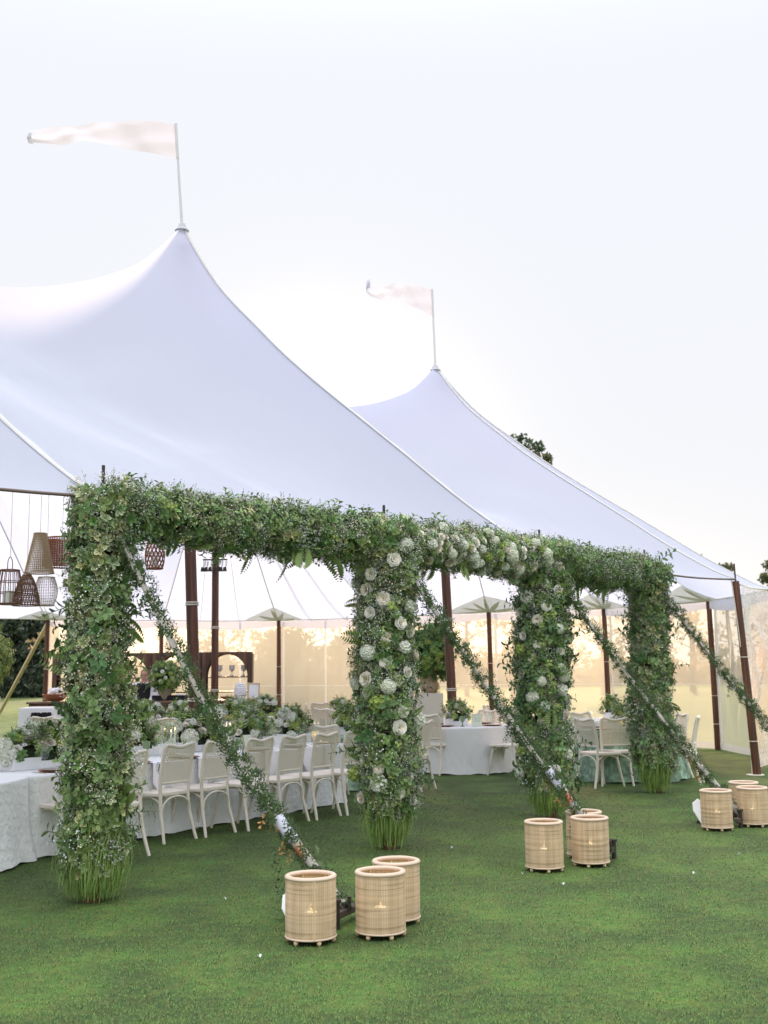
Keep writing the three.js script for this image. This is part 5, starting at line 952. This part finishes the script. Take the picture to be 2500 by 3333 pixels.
pendant('dark basket lantern tucked against the nearest column', -3.86, 2.84, -14.2, 0.145, 0.15, 0.37, M.weaveRed, 32, 14, 0, { rad: 0.0058 });
pendant('reddish lattice lantern hanging right of the nearest column', -3.09, 3.19, -15, 0.095, 0.105, 0.37, M.weaveRed, 15, 2, 1.3, { rad: 0.0062, bulge: 0.03, candle: true });
pendant('small openwork basket lantern behind the top of the front garland', -3.17, 2.88, -14, 0.11, 0.12, 0.20, M.weaveRed, 24, 7, 0, { rad: 0.0055, bulge: 0.01 });

// ------------------------------------------------------------------ bartender behind the bar
{
  const who = thing('person', 'person with brown hair, white shirt and black vest standing behind the bar', 'person', -4.76, 0, -22.35, Math.PI);
  const cap = (p, a, b, ra, rb) => { const ab = V().subVectors(b, a), t = clamp(V().subVectors(p, a).dot(ab) / ab.lengthSq(), 0, 1); return p.distanceTo(V().copy(a).addScaledVector(ab, t)) - lerp(ra, rb, t); };
  const J = (x, y, z) => V(x, y, z);
  const bones = { legs: [], torso: [], arms: [], neck: [], hands: [] };
  for (const s of [-1, 1]) {
    bones.legs.push([J(s * 0.085, 0.88, 0), J(s * 0.09, 0.48, -0.01), 0.083, 0.056], [J(s * 0.09, 0.48, -0.01), J(s * 0.09, 0.08, 0.02), 0.055, 0.038], [J(s * 0.09, 0.05, 0.03), J(s * 0.1, 0.035, -0.12), 0.042, 0.032]);
    bones.arms.push([J(s * 0.17, 1.36, 0), J(s * 0.225, 1.10, -0.02), 0.05, 0.04], [J(s * 0.225, 1.10, -0.02), J(s * 0.16, 1.02, -0.24), 0.039, 0.03]);
    bones.hands.push([J(s * 0.16, 1.02, -0.24), J(s * 0.13, 1.02, -0.33), 0.03, 0.03]);
    for (let f = 0; f < 4; f++) bones.hands.push([J(s * (0.155 - f * 0.018), 1.025, -0.33), J(s * (0.15 - f * 0.02), 0.995, -0.395 + Math.abs(f - 1.5) * 0.008), 0.0095, 0.008]);
    bones.hands.push([J(s * 0.12, 1.025, -0.29), J(s * 0.095, 1.0, -0.34), 0.0105, 0.009]);
  }
  bones.torso.push([J(0, 0.90, 0), J(0, 1.12, -0.005), 0.135, 0.122], [J(0, 1.12, 0), J(0, 1.32, 0), 0.125, 0.128], [J(-0.13, 1.36, 0), J(0.13, 1.36, 0), 0.068, 0.068]);
  bones.neck.push([J(0, 1.38, 0.005), J(0, 1.50, -0.012), 0.056, 0.05]);
  const field = (list, k = 28) => (p) => { let e = 0; for (const b of list) e += Math.exp(-k * cap(p, ...b)); return -Math.log(Math.max(e, 1e-30)) / k; };
  function march(f, c, size, res) {
    const mc = new MarchingCubes(res, M.skin, false, false, 60000); mc.isolation = 0;
    const p = V(); for (let k = 0; k < res; k++) for (let j = 0; j < res; j++) for (let i = 0; i < res; i++) { p.set(((i - res / 2) / (res / 2)) * size + c.x, ((j - res / 2) / (res / 2)) * size + c.y, ((k - res / 2) / (res / 2)) * size + c.z); mc.field[i + j * res + k * res * res] = -f(p); }
    mc.update(); const n = mc.count ?? mc.geometry.drawRange.count, g = new THREE.BufferGeometry(), pos = new Float32Array(mc.positionArray.subarray(0, n * 3)), nor = new Float32Array(mc.normalArray.subarray(0, n * 3));
    for (let i = 0; i < n; i++) { pos[i * 3] = pos[i * 3] * size + c.x; pos[i * 3 + 1] = pos[i * 3 + 1] * size + c.y; pos[i * 3 + 2] = pos[i * 3 + 2] * size + c.z; }
    g.setAttribute('position', new THREE.BufferAttribute(pos, 3)); g.setAttribute('normal', new THREE.BufferAttribute(nor, 3)); return clean(g);
  }
  const ell = (p, c, r) => { const q = V((p.x - c.x) / r.x, (p.y - c.y) / r.y, (p.z - c.z) / r.z); return (q.length() - 1) * Math.min(r.x, r.y, r.z); };
  const smin = (a, b, k) => { const h = clamp(0.5 + 0.5 * (b - a) / k, 0, 1); return lerp(b, a, h) - k * h * (1 - h); };
  const hc = V(0, 1.575, -0.02);
  const head = (p) => { let d = ell(p, V(0, 1.59, -0.012), V(0.076, 0.10, 0.094)); d = smin(d, ell(p, V(0, 1.52, -0.045), V(0.052, 0.055, 0.055)), 0.04); d = smin(d, cap(p, V(0, 1.585, -0.10), V(0, 1.553, -0.122), 0.008, 0.013), 0.012); for (const s of [-1, 1]) { d = smin(d, ell(p, V(s * 0.077, 1.575, 0.0), V(0.01, 0.03, 0.018)), 0.008); d = Math.max(d, -ell(p, V(s * 0.03, 1.585, -0.108), V(0.016, 0.011, 0.014))); d = smin(d, ell(p, V(s * 0.03, 1.584, -0.092), V(0.012, 0.011, 0.011)), 0.002); } d = smin(d, cap(p, V(-0.02, 1.527, -0.097), V(0.02, 1.527, -0.097), 0.007, 0.007), 0.005); return smin(d, field(bones.neck)(p), 0.03); };
  const all = field([...bones.legs, ...bones.torso, ...bones.arms, ...bones.hands, ...bones.neck], 34);
  mesh('body', merge([march(all, V(0, 0.80, 0), 0.86, 104), march(head, hc, 0.17, 60), march(field(bones.hands, 160), V(0, 1.02, -0.30), 0.22, 66)]), M.skin, who);
  const shirt = field([...bones.torso, ...bones.arms], 30), vest = field(bones.torso, 30), trousers = field(bones.legs, 40);
  mesh('shirt', march((p) => Math.max(shirt(p) - 0.012, 0.88 - p.y, p.y - 1.44), V(0, 1.16, -0.05), 0.32, 64), M.napkin, who);
  mesh('vest', march((p) => Math.max(vest(p) - 0.022, 0.84 - p.y, p.y - 1.42 - Math.abs(p.x) * 0.1, Math.abs(p.x) - 0.165), V(0, 1.12, 0), 0.34, 60), M.black, who);
  mesh('trousers', march((p) => Math.max(trousers(p) - 0.014, 0.06 - p.y, p.y - 0.95), V(0, 0.5, 0), 0.5, 60), M.black, who);
  mesh('hair', march((p) => { const d = ell(p, V(0, 1.60, 0.006), V(0.088, 0.108, 0.10)); return Math.max(d + 0.004 * Math.sin(p.x * 160) * Math.cos(p.z * 60), -ell(p, V(0, 1.555, -0.115), V(0.055, 0.064, 0.07)), 1.515 - p.y); }, hc, 0.17, 60), M.hair, who);
  mesh('glasses', [at(new THREE.TorusGeometry(0.021, 0.0025, 6, 20), -0.031, 1.584, -0.112), at(new THREE.TorusGeometry(0.021, 0.0025, 6, 20), 0.031, 1.584, -0.112), tube([[-0.01, 1.587, -0.114], [0.01, 1.587, -0.114]], 0.002, 5, 2)], M.black, who);
  for (const s of [-1, 1]) mesh('eye', at(new THREE.SphereGeometry(0.006, 10, 8), s * 0.03, 1.584, -0.101), M.black, who);
}

// ------------------------------------------------------------------ trees beyond the tent
function crownCards(seed, n, size, shape, cols) {                      // leaf clumps through the volume given by shape(R) -> Vector3 or null
  const R = rng(seed), pos = [], nor = [], col = [], q = V(), a = V(), b = V();
  for (let i = 0; i < n; i++) {
    const p = shape(R); if (!p) continue;
    const s = size * (0.5 + R()), t = cols[Math.floor(R() * cols.length)], k = 0.75 + 0.5 * R();
    q.set(R() - 0.5, R() - 0.5, R() - 0.5).normalize(); a.set(R() - 0.5, R() - 0.5, R() - 0.5).cross(q).normalize(); b.crossVectors(q, a);
    for (let j = 0; j < 3; j++) { const c = p.clone().add(V(R() - 0.5, R() - 0.5, R() - 0.5).multiplyScalar(size * 1.6)), w = s * (0.4 + 0.5 * R()); for (const [u, v] of [[-1, 0], [1, 0.1], [0, 1.2]]) { pos.push(c.x + a.x * u * w + b.x * v * s, c.y + a.y * u * w + b.y * v * s, c.z + a.z * u * w + b.z * v * s); nor.push(q.x, q.y, q.z); col.push(t[0] * k, t[1] * k, t[2] * k); } const h = a.clone(); a.copy(b); b.copy(q); q.copy(h); }
  }
  const g = new THREE.BufferGeometry(); g.setAttribute('position', new THREE.Float32BufferAttribute(pos, 3)); g.setAttribute('normal', new THREE.Float32BufferAttribute(nor, 3)); g.setAttribute('color', new THREE.Float32BufferAttribute(col, 3)); return clean(g);
}
const OLIVE = [[0.085, 0.10, 0.035], [0.12, 0.12, 0.04], [0.06, 0.08, 0.028], [0.15, 0.13, 0.05]], DARK = [[0.03, 0.06, 0.024], [0.05, 0.085, 0.032], [0.02, 0.042, 0.016], [0.07, 0.105, 0.036]], WARM_HAZE = [[0.30, 0.21, 0.10], [0.22, 0.18, 0.08], [0.36, 0.24, 0.12], [0.17, 0.15, 0.065]], BUSH = [[0.03, 0.06, 0.016], [0.045, 0.08, 0.02], [0.02, 0.045, 0.012], [0.06, 0.09, 0.025]];  // the warm palette has sunset haze and glow mixed into its leaf colours
const blobs = (list, gap = 0.5, k = 1.2) => (R) => { const b = pick(R, list), d = V(R() - 0.5, R() - 0.5, R() - 0.5).normalize().multiplyScalar(Math.cbrt(0.25 + 0.75 * R())); const p = V(b[0] + d.x * b[3], b[1] + d.y * b[4], b[2] + d.z * b[3]); return n3(p.x * k, p.y * k, p.z * k) > gap ? null : p; };
function tree(label, x, z, seed, H, spread, cols, n, size, o = {}) {
  const R = rng(seed), t = thing(o.name ?? 'tree', label, o.cat ?? 'tree', x, 0, z, R() * 6), list = [];
  const limbs = o.limbs ?? 9, bare = o.bare ?? 0.3;
  mesh('trunk', tube([[0, 0, 0], [0.1, H * 0.3, 0.05], [-0.05, H * 0.62, 0], [0.05, H * 0.9, 0]], [H * 0.024, H * 0.018, H * 0.006], 8, 10), M.bark, t);
  const br = [];
  for (let i = 0; i < limbs; i++) { const q = bare + (1 - bare) * (i + R()) / limbs, a = i * 2.4 + R(), r = spread * (o.flat ? 0.5 + 0.6 * R() : Math.sin(Math.PI * clamp(0.25 + 0.75 * (q - bare) / (1 - bare), 0, 1)) * (0.7 + 0.4 * R())), y = H * q; br.push(tube([[0, y - r * 0.35, 0], [Math.cos(a) * r * 0.5, y - r * 0.1, Math.sin(a) * r * 0.5], [Math.cos(a) * r, y, Math.sin(a) * r]], [H * 0.008, H * 0.003], 5, 5)); list.push([Math.cos(a) * r * 0.85, y, Math.sin(a) * r * 0.85, spread * (o.pad ?? 0.48) * (0.7 + 0.5 * R()), spread * (o.padY ?? 0.36) * (0.7 + 0.5 * R())]); }
  mesh('limb', br, M.bark, t);
  const c = mesh('crown', crownCards(seed + 1, n, size, blobs(list, o.gap ?? 0.35, o.k ?? 0.9), cols), M.far, t); c.userData.kind = 'stuff';
  return t;
}
// clipped dark hedge wall at the left
{
  const t = thing('tall_hedge', 'tall dark green hedge beyond the lawn at the left', 'hedge', -50, 0, -84), R = rng(90);
  mesh('crown', crownCards(91, 26000, 0.30, (r) => { const u = r(), x = (u - 0.5) * 50, top = 8.2 + 0.7 * n2(x * 0.25, 4) + 0.4 * n2(x * 0.9, 7), y = r() * top, z = (r() - 0.3) * 1.6 + 0.6 * n2(x * 0.5, y * 0.5); return V(x, y, z); }, DARK), M.far, t).userData.kind = 'stuff';
  mesh('stems', [box(50, 7.4, 1.2, 0, 3.7, -1.6)], M.darkCore, t);
}
// trees seen through the clear walls, sunset haze and glow put into their leaf colour
const BT = ['leafy tree behind the bar, seen through the clear wall', 'tree left of the short pole by the bar, seen through the clear wall', 'broad tree right of the short pole, seen through the clear wall', 'tree behind the second column, seen through the clear wall', 'tree behind the clay urn, seen through the clear wall', 'tree between the second and third columns beyond the clear wall', 'tree behind the third column beyond the clear wall', 'tree between the third and fourth columns beyond the clear wall', 'tree behind the fourth column beyond the clear wall', 'tree at the far right beyond the clear wall'];
[[-16, -62, 6.2, 2.6], [-9.5, -66, 5.6, 2.4], [-4.5, -58, 5.4, 2.7], [0.5, -64, 5.8, 2.6], [5, -70, 6.6, 2.4], [9, -62, 5.6, 2.6], [13, -68, 6.0, 2.8], [18, -66, 5.0, 2.4], [23, -72, 6.4, 2.9], [29, -74, 6.0, 3.0]].forEach(([x, z, h, s], i) => tree(BT[i], x, z, 500 + i * 7, h, s, WARM_HAZE, 520, 0.16, { gap: 0.02, k: 0.45, bare: 0.22 }));
[[-3.7, -41, 2.7, 1.6, 'round green bush beyond the clear wall right of the short pole'], [-7.0, -44, 2.3, 1.5, 'low bush beyond the clear wall behind the bar'], [-1.6, -46, 2.5, 1.6, 'dark bush beyond the clear wall left of the second column']].forEach(([x, z, h, s, l], i) => tree(l, x, z, 620 + i, h, s, BUSH, 3200, 0.10, { bare: 0.05, gap: 0.75, limbs: 12, pad: 0.6, padY: 0.5, name: 'bush', cat: 'bush' }));
// far wood closing the view
{
  const w = mesh('far_wood', crownCards(640, 16000, 0.5, (r) => { const x = (r() - 0.5) * 220, top = 2.3 + 1.0 * n2(x * 0.07, 1) + 0.8 * n2(x * 0.3, 5), y = r() * Math.max(1, top); return V(x, y, -105 - r() * 8); }, WARM_HAZE), M.far, scene); tag(w, 'haze tinted line of distant woodland closing the lawn beyond the clear walls', 'woodland', null, 'stuff');
}
// pines over the roof line
tree('tall pine whose dark crown shows over the farther roof slope', 6.9, -60, 700, 14.3, 1.5, DARK, 1300, 0.15, { bare: 0.74, flat: true, pad: 0.5, padY: 0.2, gap: 0.2, k: 1.3, name: 'pine_tree', limbs: 11 });
tree('slim pine with a small tuft just right of the tall one', 8.65, -60, 708, 13.0, 0.9, OLIVE, 260, 0.2, { bare: 0.84, flat: true, pad: 0.6, padY: 0.35, gap: 0.4, name: 'pine_tree', limbs: 4 });
tree('flat topped pine over the low end of the roof', 20.3, -75, 716, 9.3, 0.9, OLIVE, 700, 0.17, { bare: 0.8, flat: true, pad: 0.6, padY: 0.22, gap: 0.4, name: 'pine_tree', limbs: 5 });
tree('pine with clumped crown at the right edge above the eaves', 21.6, -60, 724, 7.5, 1.15, OLIVE, 1300, 0.15, { bare: 0.6, flat: true, pad: 0.55, padY: 0.22, gap: 0.2, k: 1.3, name: 'pine_tree', limbs: 10 });
tree('small pine just above the right corner of the tent', 24.4, -80, 732, 8.5, 0.6, OLIVE, 260, 0.26, { bare: 0.8, flat: true, pad: 0.7, padY: 0.4, gap: 0.5, name: 'pine_tree', limbs: 4 });

// ------------------------------------------------------------------ fallen petals on the lawn
{
  const g = sheet((u, v) => V((u - 0.5) * 0.02, 0.004 + 0.007 * (u - 0.5) ** 2 * 8, (v - 0.5) * 0.015), 4, 3);
  [[-1.15, -8.23, 'near the foot of the front garland'], [0.57, -10.39, 'right of the second column'], [2.37, -8.99, 'on open grass at the right'], [1.05, -9.08, 'left of the middle rattan lanterns'], [-0.73, -6.58, 'in front of the single rattan lantern'], [1.3, -8.6, 'in front of the middle rattan lanterns'], [3.0, -9.9, 'below the right rattan lanterns']].forEach(([x, z, l], i) => { const m = mesh(numbered('fallen_petal'), g, M.napkin, scene); m.position.set(x, 0.016, z); m.rotation.y = i; tag(m, `white fallen petal lying ${l}`, 'petal'); });
}

renderer.render(scene, camera);
